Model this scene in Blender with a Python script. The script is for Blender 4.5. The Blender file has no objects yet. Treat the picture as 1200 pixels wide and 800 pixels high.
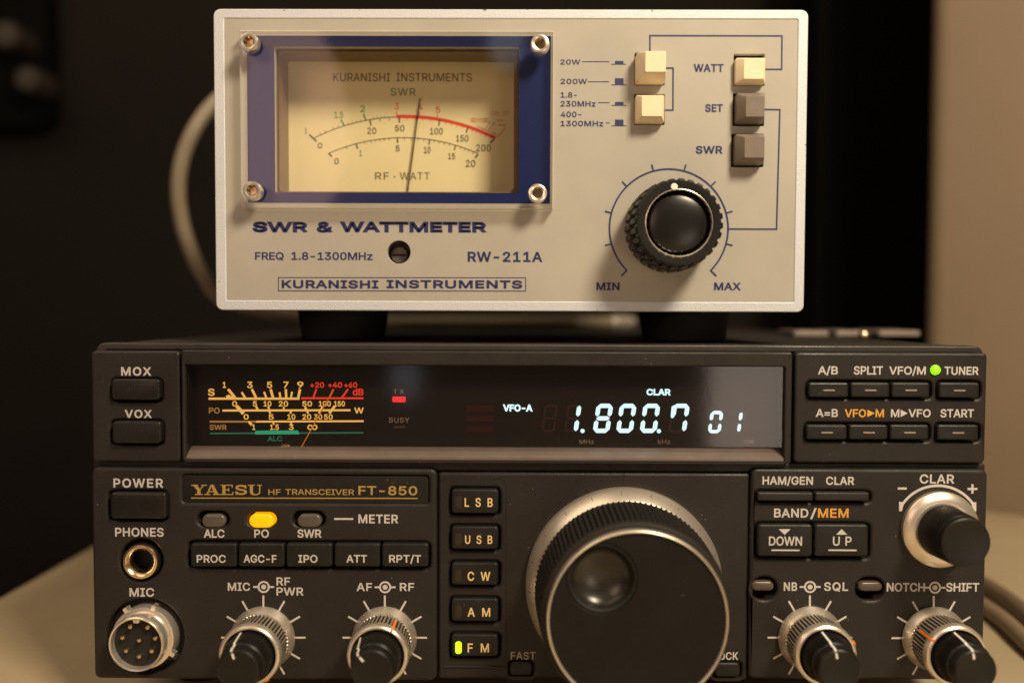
import bpy, math, os, random
from math import sin, cos, pi, radians, atan, sqrt
random.seed(7)
scene = bpy.context.scene
col = scene.collection

# ------------------------------------------------------------------ camera
# The photo is laid out on real planes: P(u, v, y) gives the point of the plane Y = y (mm) that the
# photo shows at pixel (u, v) of its 1200 x 800 grid.
F = 980.0
CAM = (0.0, -223.0, 110.0)
PITCH = atan(35 / F); YAW = atan(5 / F); ROLL = radians(0.2)


def _axes():
    f = (-sin(YAW) * cos(PITCH), cos(YAW) * cos(PITCH), -sin(PITCH))
    r0 = (cos(YAW), sin(YAW), 0.0)
    u0 = (r0[1] * f[2] - r0[2] * f[1], r0[2] * f[0] - r0[0] * f[2], r0[0] * f[1] - r0[1] * f[0])
    r = tuple(a * cos(ROLL) + b * sin(ROLL) for a, b in zip(r0, u0))
    u = tuple(b * cos(ROLL) - a * sin(ROLL) for a, b in zip(r0, u0))
    return f, r, u


FW, RT, UP = _axes()


def P(u, v, y):
    a, b = (u - 600) / F, -(v - 400) / F
    d = [FW[i] + RT[i] * a + UP[i] * b for i in range(3)]
    t = (y - CAM[1]) / d[1]
    return CAM[0] + d[0] * t, CAM[2] + d[2] * t


def S(y):                       # mm per photo pixel on the plane Y = y
    return (y - CAM[1]) / F


from mathutils import Matrix, Vector
from mathutils.geometry import delaunay_2d_cdt
cam_data = bpy.data.cameras.new('camera')
cam = bpy.data.objects.new('camera', cam_data); col.objects.link(cam)
cam_data.sensor_width = 36.0
cam_data.lens = F / 1200 * 36
cam_data.clip_start = 0.005; cam_data.clip_end = 20
cam.matrix_world = Matrix(((RT[0], UP[0], -FW[0], CAM[0] / 1000), (RT[1], UP[1], -FW[1], CAM[1] / 1000),
                           (RT[2], UP[2], -FW[2], CAM[2] / 1000), (0, 0, 0, 1)))
cam_data.dof.use_dof = True
cam_data.dof.focus_distance = 0.229
cam_data.dof.aperture_fstop = 4.8
scene.camera = cam

# ------------------------------------------------------------------ light
world = bpy.data.worlds.new('World'); scene.world = world; world.use_nodes = True
bg = world.node_tree.nodes['Background']
bg.inputs[0].default_value = (1.0, 0.78, 0.55, 1); bg.inputs[1].default_value = 0.065


def area(name, loc, aim, sx, sy, power, color, shape='RECTANGLE'):
    d = bpy.data.lights.new(name, 'AREA'); d.shape = shape
    d.size = sx / 1000; d.size_y = sy / 1000; d.energy = power; d.color = color
    o = bpy.data.objects.new(name, d); col.objects.link(o)
    o.location = Vector(loc) / 1000
    o.rotation_euler = (Vector(aim) - Vector(loc)).to_track_quat('-Z', 'Y').to_euler()
    return o


area('key_lamp', (270, -345, 540), (0, 0, 130), 130, 130, 5.4, (1.0, 0.84, 0.61))
area('ceiling_lamp', (-430, -40, 760), (-160, 60, 0), 700, 700, 2.8, (1.0, 0.80, 0.55))
area('display_reflection_light', (240, -500, 40), (240, 0, 45), 145, 110, 0.20, (1.0, 0.80, 0.66))  # unseen light added for the pale reflection in the display window
area('streak_reflection_light', (-10, -500, 352), (-10, 0, 330), 32, 60, 0.007, (0.85, 0.92, 1.0), 'ELLIPSE')  # added out of view to put a streak on the acrylic cover
area('mauve_reflection_light', (-285, -500, 275), (-100, 0, 150), 270, 290, 0.5, (1.0, 0.62, 0.50), 'ELLIPSE')  # unseen light added for fill and the mauve reflection on the acrylic
area('blob_reflection_light', (-96, -500, 52), (-96, 0, 60), 26, 40, 0.003, (0.8, 0.86, 1.0), 'ELLIPSE')  # added out of view so a small blob is mirrored in the display
scene.view_settings.view_transform = 'Standard'
scene.view_settings.look = 'None'
scene.view_settings.exposure = 0.0
scene.view_settings.gamma = 1.0


# ------------------------------------------------------------------ materials
def mat(name, base, rough=0.5, metal=0.0, spec=0.5, bump=0.0, bscale=2500.0, var=0.0, vscale=60.0, emit=None,
        estr=0.0, coat=0.0, specks=0.0, aniso=None, rvar=0.0):
    m = bpy.data.materials.new(name); m.use_nodes = True
    nt = m.node_tree; b = nt.nodes['Principled BSDF']
    b.inputs['Base Color'].default_value = (*base, 1)
    b.inputs['Roughness'].default_value = rough
    b.inputs['Metallic'].default_value = metal
    b.inputs['Specular IOR Level'].default_value = spec
    b.inputs['Coat Weight'].default_value = coat
    if emit:
        b.inputs['Emission Color'].default_value = (*emit, 1)
        b.inputs['Emission Strength'].default_value = estr
    tc = nt.nodes.new('ShaderNodeTexCoord')
    src = None
    if var > 0 or specks > 0:
        mix = nt.nodes.new('ShaderNodeMix'); mix.data_type = 'RGBA'; mix.blend_type = 'MULTIPLY'
        n = nt.nodes.new('ShaderNodeTexNoise'); n.inputs['Scale'].default_value = vscale
        n.inputs['Detail'].default_value = 5; n.inputs['Roughness'].default_value = 0.65
        nt.links.new(tc.outputs['Object'], n.inputs['Vector'])
        mr = nt.nodes.new('ShaderNodeMapRange')
        mr.inputs['From Min'].default_value = 0.3; mr.inputs['From Max'].default_value = 0.7
        mr.inputs['To Min'].default_value = 1 - var; mr.inputs['To Max'].default_value = 1 + var
        nt.links.new(n.outputs['Fac'], mr.inputs['Value'])
        mix.inputs[0].default_value = 1.0
        mix.inputs[6].default_value = (*base, 1)
        cmb = nt.nodes.new('ShaderNodeCombineColor')
        for k in range(3):
            nt.links.new(mr.outputs['Result'], cmb.inputs[k])
        nt.links.new(cmb.outputs[0], mix.inputs[7])
        src = mix.outputs[2]
        if specks > 0:                                  # dust lying on the surface
            n2 = nt.nodes.new('ShaderNodeTexVoronoi'); n2.inputs['Scale'].default_value = 420
            nt.links.new(tc.outputs['Object'], n2.inputs['Vector'])
            n3 = nt.nodes.new('ShaderNodeTexNoise'); n3.inputs['Scale'].default_value = 90
            nt.links.new(tc.outputs['Object'], n3.inputs['Vector'])
            lt = nt.nodes.new('ShaderNodeMath'); lt.operation = 'LESS_THAN'; lt.inputs[1].default_value = 0.075
            nt.links.new(n2.outputs['Distance'], lt.inputs[0])
            gt = nt.nodes.new('ShaderNodeMath'); gt.operation = 'GREATER_THAN'; gt.inputs[1].default_value = 0.60
            nt.links.new(n3.outputs['Fac'], gt.inputs[0])
            mu = nt.nodes.new('ShaderNodeMath'); mu.operation = 'MULTIPLY'
            nt.links.new(lt.outputs[0], mu.inputs[0]); nt.links.new(gt.outputs[0], mu.inputs[1])
            mu2 = nt.nodes.new('ShaderNodeMath'); mu2.operation = 'MULTIPLY'; mu2.inputs[1].default_value = specks
            nt.links.new(mu.outputs[0], mu2.inputs[0])
            mx2 = nt.nodes.new('ShaderNodeMix'); mx2.data_type = 'RGBA'
            nt.links.new(mu2.outputs[0], mx2.inputs[0]); nt.links.new(src, mx2.inputs[6])
            mx2.inputs[7].default_value = (0.35, 0.30, 0.24, 1)
            src = mx2.outputs[2]
        nt.links.new(src, b.inputs['Base Color'])
    if rvar > 0:
        n = nt.nodes.new('ShaderNodeTexNoise'); n.inputs['Scale'].default_value = 38
        n.inputs['Detail'].default_value = 6; n.inputs['Roughness'].default_value = 0.6
        nt.links.new(tc.outputs['Object'], n.inputs['Vector'])
        mr = nt.nodes.new('ShaderNodeMapRange')
        mr.inputs['From Min'].default_value = 0.35; mr.inputs['From Max'].default_value = 0.65
        mr.inputs['To Min'].default_value = rough - rvar; mr.inputs['To Max'].default_value = rough + rvar
        nt.links.new(n.outputs['Fac'], mr.inputs['Value']); nt.links.new(mr.outputs['Result'], b.inputs['Roughness'])
    if bump > 0:
        n = nt.nodes.new('ShaderNodeTexNoise'); n.inputs['Scale'].default_value = bscale
        n.inputs['Detail'].default_value = 3
        nt.links.new(tc.outputs['Object'], n.inputs['Vector'])
        if aniso:
            mp = nt.nodes.new('ShaderNodeMapping'); mp.inputs['Scale'].default_value = aniso
            nt.links.new(tc.outputs['Object'], mp.inputs['Vector']); nt.links.new(mp.outputs[0], n.inputs['Vector'])
        bp = nt.nodes.new('ShaderNodeBump'); bp.inputs['Strength'].default_value = bump
        bp.inputs['Distance'].default_value = 0.0002
        nt.links.new(n.outputs['Fac'], bp.inputs['Height']); nt.links.new(bp.outputs[0], b.inputs['Normal'])
    return m


def pane(name, tint, rough=0.02, ior=1.5, edge=0.0):
    m = bpy.data.materials.new(name); m.use_nodes = True
    nt = m.node_tree; nt.nodes.clear()
    out = nt.nodes.new('ShaderNodeOutputMaterial')
    tr = nt.nodes.new('ShaderNodeBsdfTransparent'); tr.inputs[0].default_value = (*tint, 1)
    gl = nt.nodes.new('ShaderNodeBsdfGlossy'); gl.inputs['Roughness'].default_value = rough
    fr = nt.nodes.new('ShaderNodeFresnel'); fr.inputs[0].default_value = ior
    mx = nt.nodes.new('ShaderNodeMixShader')
    geo = nt.nodes.new('ShaderNodeNewGeometry')
    inv = nt.nodes.new('ShaderNodeMath'); inv.operation = 'SUBTRACT'; inv.inputs[0].default_value = 1.0
    nt.links.new(geo.outputs['Backfacing'], inv.inputs[1])
    mul = nt.nodes.new('ShaderNodeMath'); mul.operation = 'MULTIPLY'
    nt.links.new(fr.outputs[0], mul.inputs[0]); nt.links.new(inv.outputs[0], mul.inputs[1])
    nt.links.new(mul.outputs[0], mx.inputs[0]); nt.links.new(tr.outputs[0], mx.inputs[1]); nt.links.new(gl.outputs[0], mx.inputs[2])
    last = mx.outputs[0]
    if edge > 0:
        df = nt.nodes.new('ShaderNodeBsdfDiffuse'); df.inputs[0].default_value = (0.75, 0.72, 0.66, 1)
        m2 = nt.nodes.new('ShaderNodeMixShader'); m2.inputs[0].default_value = edge
        nt.links.new(last, m2.inputs[1]); nt.links.new(df.outputs[0], m2.inputs[2]); last = m2.outputs[0]
    nt.links.new(last, out.inputs[0])
    return m


M = dict(
    plastic=mat('grained_black_plastic', (0.0190, 0.0155, 0.0138), 0.47, spec=0.30, bump=0.35, bscale=2600, var=0.18, vscale=45, specks=0.35, rvar=0.13),
    cover=mat('painted_steel_cover', (0.030, 0.0255, 0.022), 0.45, spec=0.4, bump=0.3, bscale=3000, var=0.2, vscale=40, specks=0.3, rvar=0.13),
    key=mat('black_key_plastic', (0.0105, 0.0095, 0.0080), 0.40, spec=0.33, bump=0.25, bscale=3000, var=0.15, vscale=80, specks=0.2, rvar=0.13),
    knob=mat('black_knob_plastic', (0.0085, 0.0072, 0.0062), 0.40, spec=0.33, bump=0.1, bscale=3500, var=0.15, vscale=90),
    face=mat('black_dial_face', (0.0078, 0.0064, 0.0050), 0.55, spec=0.22, bump=0.25, bscale=3800, var=0.2, vscale=70, specks=0.3, rvar=0.12),
    gloss=mat('glossy_black_plastic', (0.007, 0.0062, 0.0055), 0.30, spec=0.42, var=0.15, vscale=120),
    hole=mat('dark_recess', (0.004, 0.0035, 0.003), 0.7),
    rubber=mat('black_rubber', (0.008, 0.007, 0.006), 0.75, bump=0.2, bscale=2000),
    white=mat('white_ink', (0.55, 0.52, 0.49), 0.6, var=0.10, vscale=900),
    dimwhite=mat('grey_ink', (0.30, 0.26, 0.22), 0.6),
    orange=mat('orange_ink', (0.72, 0.34, 0.05), 0.6),
    yellow=mat('yellow_ink', (0.78, 0.56, 0.25), 0.6),
    gold=mat('gold_ink', (0.46, 0.31, 0.10), 0.42, metal=0.35),
    silver=mat('satin_aluminium', (0.83, 0.74, 0.62), 0.34, metal=0.84, bump=0.08, bscale=900, aniso=(1, 6, 1)),
    chrome=mat('nickel_plate', (0.86, 0.79, 0.69), 0.27, metal=0.82, var=0.06, vscale=300),
    darkbrass=mat('dark_brass', (0.42, 0.30, 0.15), 0.3, metal=0.9),
    brass=mat('brass', (0.76, 0.60, 0.40), 0.25, metal=1.0, var=0.1, vscale=200),
    trim=mat('brown_grey_trim', (0.17, 0.135, 0.115), 0.40, metal=0.25, bump=0.1, bscale=1500, var=0.08, vscale=120),
    board=mat('display_board', (0.0030, 0.0020, 0.0016), 0.6),
    paint=mat('silver_hammer_paint', (0.60, 0.625, 0.66), 0.45, metal=0.15, bump=0.7, bscale=3200, var=0.12, vscale=3000),
    panel=mat('warm_grey_panel', (0.392, 0.366, 0.312), 0.5, bump=0.06, bscale=2600, var=0.06, vscale=40, rvar=0.1),
    case=mat('dark_grey_case', (0.06, 0.055, 0.05), 0.5, bump=0.2, bscale=2500, var=0.1),
    blue=mat('blue_ink', (0.017, 0.023, 0.105), 0.5, var=0.06, vscale=600),
    border=mat('blue_border_paint', (0.005, 0.0145, 0.100), 0.35, var=0.05, vscale=300),
    dial=mat('cream_dial_card', (0.80, 0.71, 0.41), 0.55, var=0.03, vscale=100),
    amber=mat('smoky_tan_plastic', (0.17, 0.112, 0.050), 0.4, var=0.1, vscale=150),
    dialink=mat('brown_black_ink', (0.075, 0.052, 0.022), 0.6),
    dialgreen=mat('green_ink', (0.045, 0.22, 0.035), 0.6),
    dialred=mat('red_ink', (0.72, 0.060, 0.030), 0.5),
    dialpink=mat('faded_red_ink', (0.62, 0.20, 0.075), 0.6),
    cream=mat('cream_button_plastic', (0.83, 0.70, 0.48), 0.34, bump=0.08, var=0.05, vscale=200),
    taupe=mat('grey_brown_button_plastic', (0.185, 0.150, 0.120), 0.40, bump=0.12, var=0.10, vscale=250),
    orangepaint=mat('orange_pointer_paint', (0.85, 0.20, 0.02), 0.5),
    vfd=mat('vacuum_display_glow', (0.02, 0.02, 0.02), 0.6, emit=(0.62, 0.95, 1.0), estr=1.75),
    scaleglow=mat('lit_yellow_scale', (0.02, 0.02, 0.02), 0.6, emit=(1.0, 0.56, 0.12), estr=1.1),
    scaledim=mat('dim_yellow_scale', (0.02, 0.02, 0.02), 0.6, emit=(0.75, 0.36, 0.08), estr=0.55),
    scalered=mat('lit_red_scale', (0.02, 0.0, 0.0), 0.6, emit=(1.0, 0.055, 0.025), estr=1.0),
    scalegreen=mat('lit_green_scale', (0.0, 0.02, 0.01), 0.6, emit=(0.03, 0.45, 0.22), estr=0.9),
    scalegreendim=mat('dim_green_scale', (0.0, 0.02, 0.01), 0.6, emit=(0.02, 0.20, 0.10), estr=0.8),
    needleglow=mat('lit_orange_pointer', (0.2, 0.05, 0.0), 0.6, emit=(0.75, 0.22, 0.02), estr=0.6),
    ghost=mat('unlit_red_segment', (0.030, 0.0035, 0.0025), 0.6),
    ghostgrey=mat('unlit_grey_segment', (0.036, 0.015, 0.013), 0.6),
    txred=mat('lit_red_indicator', (0.1, 0, 0), 0.5, emit=(1.0, 0.03, 0.035), estr=1.3),
    busy=mat('unlit_indicator', (0.07, 0.045, 0.04), 0.5),
    ledoff=mat('unlit_lens', (0.085, 0.072, 0.056), 0.28, spec=0.6),
    ledbrown=mat('brown_lens', (0.080, 0.058, 0.044), 0.32),
    ledorange=mat('lit_orange_lens', (0.6, 0.25, 0.0), 0.3, emit=(1.0, 0.36, 0.0), estr=1.15),
    ledgreen=mat('lit_green_lens', (0.2, 0.5, 0.0), 0.3, emit=(0.22, 1.0, 0.01), estr=1.3),
    keyamber=mat('unlit_key_lens', (0.020, 0.0135, 0.008), 0.4),
    keylit=mat('lit_key_lens', (0.3, 0.5, 0.0), 0.4, emit=(0.50, 1.0, 0.015), estr=1.4),
    glass=pane('smoked_window', (0.86, 0.82, 0.80), 0.085, 1.5),
    acrylic=pane('clear_acrylic', (0.97, 0.965, 0.95), 0.035, 1.5),
    acrylicedge=pane('sawn_acrylic_edge', (0.95, 0.93, 0.88), 0.2, 1.45, edge=0.45),
    desk=mat('tan_laminate', (0.47, 0.37, 0.235), 0.42, bump=0.15, bscale=800, var=0.06, vscale=25),
    cabinet=mat('beige_painted_cabinet', (0.215, 0.156, 0.102), 0.55, spec=0.3, bump=0.2, bscale=900, var=0.05, vscale=12),
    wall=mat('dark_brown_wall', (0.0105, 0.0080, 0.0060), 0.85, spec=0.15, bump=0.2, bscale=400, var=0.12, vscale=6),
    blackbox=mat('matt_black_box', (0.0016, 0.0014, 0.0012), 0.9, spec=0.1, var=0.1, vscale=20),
    cable=mat('tan_cable_jacket', (0.22, 0.175, 0.115), 0.5, bump=0.1, bscale=600, var=0.06, vscale=80),
    grip=mat('ribbed_black_rubber', (0.017, 0.0135, 0.011), 0.62, spec=0.22),
    dish=mat('hazed_black_plastic', (0.018, 0.0155, 0.012), 0.26, spec=0.5, var=0.5, vscale=110, rvar=0.06),  # base lightened to put the dimple's haze into the colour
    slot=mat('dark_slot', (0.02, 0.014, 0.009), 0.6),
    whitepaint=mat('white_pointer_paint', (0.82, 0.78, 0.72), 0.5),
    dimbrown=mat('dark_brown_plastic', (0.035, 0.024, 0.016), 0.5),
    brown=mat('brown_cable_jacket', (0.16, 0.11, 0.07), 0.45, var=0.06, vscale=80),
    lightbrown=mat('light_brown_cable_jacket', (0.24, 0.17, 0.11), 0.45, var=0.06, vscale=80),
    plate=mat('pinkish_grey_metal', (0.24, 0.19, 0.16), 0.45, metal=0.2, var=0.08, vscale=150),
)

# ------------------------------------------------------------------ mesh helpers (all in mm)
ORG = [0.0, 0.0, 0.0]           # base of the thing being built


def font():
    try:
        p = os.path.join(bpy.utils.system_resource('DATAFILES'), 'fonts', 'Inter.woff2')
        return bpy.data.fonts.load(p)
    except Exception:
        return None


FONT = font()
_tcache = {}


def curve_mesh(cu):
    o = bpy.data.objects.new('tmp', cu); col.objects.link(o)
    dg = bpy.context.evaluated_depsgraph_get()
    me = bpy.data.meshes.new_from_object(o.evaluated_get(dg))
    vs = [tuple(v.co) for v in me.vertices]; fs = [tuple(p.vertices) for p in me.polygons]
    bpy.data.objects.remove(o); bpy.data.meshes.remove(me)
    return vs, fs


def text_mesh(s, off, sp):
    """letters as a flat mesh; the font's contours overlap, so they are united by winding number"""
    k = (s, off, sp)
    if k in _tcache:
        return _tcache[k]
    cu = bpy.data.curves.new('tmp', 'FONT'); cu.body = s
    if FONT:
        cu.font = FONT
    cu.resolution_u = 4; cu.space_character = sp; cu.fill_mode = 'NONE'
    o = bpy.data.objects.new('tmp', cu); col.objects.link(o)
    dg = bpy.context.evaluated_depsgraph_get()
    me = bpy.data.meshes.new_from_object(o.evaluated_get(dg))
    co = [v.co.xy.copy() for v in me.vertices]
    nb = {}
    for e in me.edges:
        p, q = e.vertices
        nb.setdefault(p, []).append(q); nb.setdefault(q, []).append(p)
    bpy.data.objects.remove(o); bpy.data.meshes.remove(me); bpy.data.curves.remove(cu)
    seen, loops = set(), []
    for st in range(len(co)):
        if st in seen or st not in nb:
            continue
        lp = [st]; seen.add(st); cur = st
        nx = st + 1 if st + 1 in nb[st] else nb[st][0]     # contours are stored in order: keep their direction
        while nx is not None and nx not in seen:
            lp.append(nx); seen.add(nx); cur = nx
            nx = next((q for q in sorted(nb[cur]) if q not in seen), None)
        if len(lp) > 2:
            loops.append(lp)
    segs = [(co[lp[i]], co[lp[(i + 1) % len(lp)]]) for lp in loops for i in range(len(lp))]
    V, E, Fo, _, _, _ = delaunay_2d_cdt(co, [], loops, 0, 1e-6, True)
    keep = []
    for f in Fo:
        cx = sum(V[i].x for i in f) / len(f); cy = sum(V[i].y for i in f) / len(f)
        wn = 0
        for p, q in segs:
            if (p.y <= cy) != (q.y <= cy) and p.x + (cy - p.y) / (q.y - p.y) * (q.x - p.x) > cx:
                wn += 1 if q.y > p.y else -1
        if wn:
            keep.append(f)
    used = sorted({i for f in keep for i in f}); ix = {u: n for n, u in enumerate(used)}
    _tcache[k] = ([(V[u].x, V[u].y, 0.0) for u in used], [tuple(ix[i] for i in f) for f in keep])
    return _tcache[k]


class MB:
    def __init__(self):
        self.v, self.f, self.m = [], [], []
        self.eps = 0.0

    def add(self, vs, fs, mi=0):
        n = len(self.v); self.v += vs
        for f in fs:
            self.f.append(tuple(i + n for i in f)); self.m.append(mi)
        return self

    def box(self, x0, x1, y0, y1, z0, z1, mi=0):
        vs = [(x, y, z) for x in (x0, x1) for y in (y0, y1) for z in (z0, z1)]
        return self.add(vs, [(0, 1, 3, 2), (4, 6, 7, 5), (0, 4, 5, 1), (2, 3, 7, 6), (0, 2, 6, 4), (1, 5, 7, 3)], mi)

    def loops(self, L, closed_front=True, closed_back=True, mi=0):
        """skin a stack of equal-length closed loops of (x, y, z); first loop is the front (towards the camera)"""
        n = len(L[0]); vs = [p for l in L for p in l]; fs = []
        for k in range(len(L) - 1):
            for i in range(n):
                j = (i + 1) % n
                fs.append((k * n + i, k * n + j, (k + 1) * n + j, (k + 1) * n + i))
        if closed_front:
            fs.append(tuple(range(n))[::-1])
        if closed_back:
            fs.append(tuple((len(L) - 1) * n + i for i in range(n)))
        return self.add(vs, fs, mi)

    def rrect(self, x0, x1, z0, z1, r, yf, yb, bev=0.4, steps=3, crown=0.0, mi=0):
        """rounded rectangle in XZ, front face at yf with a rounded front edge"""
        L = []
        for k in range(steps + 1):
            a = (k / steps) * pi / 2
            ins = bev * (1 - sin(a)); yy = yf + bev * (1 - cos(a))
            L.append([(x, yy, z) for x, z in rr(x0 + ins, x1 - ins, z0 + ins, z1 - ins, max(r - ins, 0.05))])
        if crown > 0:
            ins = min(x1 - x0, z1 - z0) * 0.25
            cx = [(x, yf - crown, z) for x, z in rr(x0 + ins, x1 - ins, z0 + ins, z1 - ins, max(r - ins, 0.05))]
            L.insert(0, cx)
        L.append([(x, yb, z) for x, z in rr(x0, x1, z0, z1, r)])
        return self.loops(L, mi=mi)

    def lathe(self, cx, cz, prof, n=64, mod=None, closed=True, mi=0):
        """prof: (r, y) from the front centre to the back"""
        L = []
        for r, y in prof:
            L.append([(cx + (r * (mod(t, y) if mod else 1)) * sin(2 * pi * t / n), y, cz + (r * (mod(t, y) if mod else 1)) * cos(2 * pi * t / n))
                      for t in range(n)])
        return self.loops(L, closed, closed, mi)

    def plate(self, outer, holes, yf, th, bev=0.0, mi=0):
        cu = bpy.data.curves.new('tmp', 'CURVE'); cu.dimensions = '2D'; cu.fill_mode = 'BOTH'
        for lp in [outer] + holes:
            sp = cu.splines.new('POLY'); sp.points.add(len(lp) - 1); sp.use_cyclic_u = True
            for q, (x, z) in zip(sp.points, lp):
                q.co = (x, z, 0, 1)
        cu.extrude = th / 2 - bev; cu.bevel_depth = bev; cu.bevel_resolution = 2; cu.offset = -bev
        vs, fs = curve_mesh(cu); bpy.data.curves.remove(cu)
        ym = yf + th / 2
        return self.add([(x, ym - z, y) for x, y, z in vs], fs, mi)

    def poly(self, pts, y, mi=0):
        self.eps += 0.002
        return self.add([(x, y - self.eps, z) for x, z in pts], [tuple(range(len(pts)))], mi)

    def polypx(self, pts, y, mi=0):
        return self.poly([P(u, v, y) for u, v in pts], y, mi)

    def line(self, pts, w, y, mi=0, closed=False):
        """flat printed stroke through (x, z) points, width w"""
        n = len(pts); Lf, Rt = [], []
        for i in range(n):
            a = pts[i - 1] if (i > 0 or closed) else pts[i]
            b = pts[(i + 1) % n] if (i < n - 1 or closed) else pts[i]
            p = pts[i]
            def nrm(p, q):
                dx, dz = q[0] - p[0], q[1] - p[1]; l = sqrt(dx * dx + dz * dz) or 1
                return -dz / l, dx / l
            n1 = nrm(a, p) if a != p else nrm(p, b)
            n2 = nrm(p, b) if b != p else n1
            mx, mz = n1[0] + n2[0], n1[1] + n2[1]
            l2 = max((mx * mx + mz * mz) / 2, 0.5)
            k = w / 2 * 1 / l2
            Lf.append((p[0] + mx * k, p[1] + mz * k)); Rt.append((p[0] - mx * k, p[1] - mz * k))
        self.eps += 0.002; yy = y - self.eps
        vs = [(x, yy, z) for x, z in Lf] + [(x, yy, z) for x, z in Rt]
        m = n if closed else n - 1
        fs = [(i, (i + 1) % n, n + (i + 1) % n, n + i) for i in range(m)]
        return self.add(vs, fs, mi)

    def linepx(self, pts, w, y, mi=0, closed=False):
        return self.line([P(u, v, y) for u, v in pts], w * S(y), y, mi, closed)

    def arcpx(self, cu, cv, r, a0, a1, w, y, n=48, mi=0):
        """arc in photo pixels, angles in degrees clockwise from the top"""
        return self.linepx([(cu + r * sin(radians(a0 + (a1 - a0) * i / n)), cv - r * cos(radians(a0 + (a1 - a0) * i / n))) for i in range(n + 1)], w, y, mi)

    def text(self, s, u0, v0, u1, v1, y, off=0.012, sp=1.0, mi=0, slant=0.0):
        """letters whose cap height spans v0..v1 and whose ink spans u0..u1 of the photo, lying on the plane y;
        off thickens the strokes (in em) by inking along every outline"""
        vs, fs = text_mesh(s, 0.0, sp)
        hv, _ = text_mesh('H', 0.0, 1.0)
        cap = max(p[1] for p in hv)
        x0 = min(p[0] for p in vs); x1 = max(p[0] for p in vs)
        (a, zb), (b, zt) = P(u0, v1, y), P(u1, v0, y)
        (_, zt0), (_, zb1) = P(u0, v0, y), P(u1, v1, y)
        h = (zt0 + zt - zb - zb1) / 2; zb = (zb + zb1) / 2
        e = off * h / cap
        a += e; b -= e; zb += e; h -= 2 * e
        self.eps += 0.001
        out = []
        for p in vs:
            zz = p[1] / cap
            out.append((a + (p[0] - x0) / (x1 - x0) * (b - a) + slant * zz * h, y - self.eps, zb + zz * h))
        self.add(out, fs, mi)
        if e > 0:
            cnt = {}
            for f in fs:
                for i in range(len(f)):
                    p, q = f[i], f[(i + 1) % len(f)]
                    if (q, p) in cnt:
                        del cnt[(q, p)]
                    else:
                        cnt[(p, q)] = 1
            nxt = {p: q for p, q in cnt}
            eps0 = self.eps
            while nxt:
                st, q = nxt.popitem(); lp = [st]
                while q != st and q in nxt:
                    lp.append(q); q = nxt.pop(q)
                pts = []
                for i in lp:
                    c_ = (out[i][0], out[i][2])
                    if not pts or abs(c_[0] - pts[-1][0]) + abs(c_[1] - pts[-1][1]) > 1e-4:
                        pts.append(c_)
                if len(pts) > 2:
                    self.eps = eps0
                    self.line(pts, 2 * e, y, mi, closed=True)
            self.eps = eps0 + 0.002
        return self

    def tube(self, pts, r, n=14, mi=0):
        pts = [Vector(p) for p in pts]; L = []
        up = Vector((0.13, 0.2, 1)).normalized()
        for i, p in enumerate(pts):
            t = (pts[min(i + 1, len(pts) - 1)] - pts[max(i - 1, 0)]).normalized()
            a = t.cross(up).normalized(); b = a.cross(t).normalized(); up = b
            rad = r[i] if isinstance(r, (list, tuple)) else r
            L.append([tuple(p + a * (rad * cos(2 * pi * k / n)) + b * (rad * sin(2 * pi * k / n))) for k in range(n)])
        return self.loops(L, mi=mi)

    def build(self, name, mats, parent=None, smooth=True, angle=32):
        if not isinstance(mats, (list, tuple)):
            mats = [mats]
        me = bpy.data.meshes.new(name)
        me.from_pydata([((x - ORG[0]) / 1000, (y - ORG[1]) / 1000, (z - ORG[2]) / 1000) for x, y, z in self.v], [], self.f)
        for m in mats:
            me.materials.append(M[m])
        me.polygons.foreach_set('material_index', self.m)
        import bmesh
        bm = bmesh.new(); bm.from_mesh(me); bmesh.ops.recalc_face_normals(bm, faces=bm.faces)
        bm.to_mesh(me); bm.free()
        if smooth:
            me.polygons.foreach_set('use_smooth', [True] * len(me.polygons))
            me.set_sharp_from_angle(angle=radians(angle))
        o = bpy.data.objects.new(name, me); col.objects.link(o)
        if parent is not None:
            o.parent = parent
        else:
            o.location = [c / 1000 for c in ORG]
        return o


def rr(x0, x1, z0, z1, r, n=6):
    r = min(r, (x1 - x0) / 2 - 1e-4, (z1 - z0) / 2 - 1e-4)
    pts = []
    for cx, cz, a0 in ((x1 - r, z1 - r, 0), (x0 + r, z1 - r, 90), (x0 + r, z0 + r, 180), (x1 - r, z0 + r, 270)):
        for i in range(n + 1):
            a = radians(a0 + 90 * i / n)
            pts.append((cx + r * cos(a), cz + r * sin(a)))
    return pts


def circ(cx, cz, r, n=48):
    return [(cx + r * cos(2 * pi * i / n), cz + r * sin(2 * pi * i / n)) for i in range(n)]


def R(u0, v0, u1, v1, y):
    """photo rectangle -> (x0, x1, z0, z1) on the plane y"""
    um, vm = (u0 + u1) / 2, (v0 + v1) / 2
    return P(u0, vm, y)[0], P(u1, vm, y)[0], P(um, v1, y)[1], P(um, v0, y)[1]


def grow(q, d):
    return q[0] - d, q[1] + d, q[2] - d, q[3] + d


def thing(name, label, cat, base, group=None):
    ORG[:] = base
    o = bpy.data.objects.new(name, None); col.objects.link(o)
    o.location = [c / 1000 for c in base]; o.empty_display_size = 0.01
    o['label'] = label; o['category'] = cat
    if group:
        o['group'] = group
    return o


def tag(o, label, cat):
    o['label'] = label; o['category'] = cat
    return o


# ------------------------------------------------------------------ the setting: desk, wall and what stands around
ORG[:] = (0, 0, 0)
w = MB().box(-1500, 1500, 520, 560, -900, 1200).build('wall', 'wall'); w['kind'] = 'structure'

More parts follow.
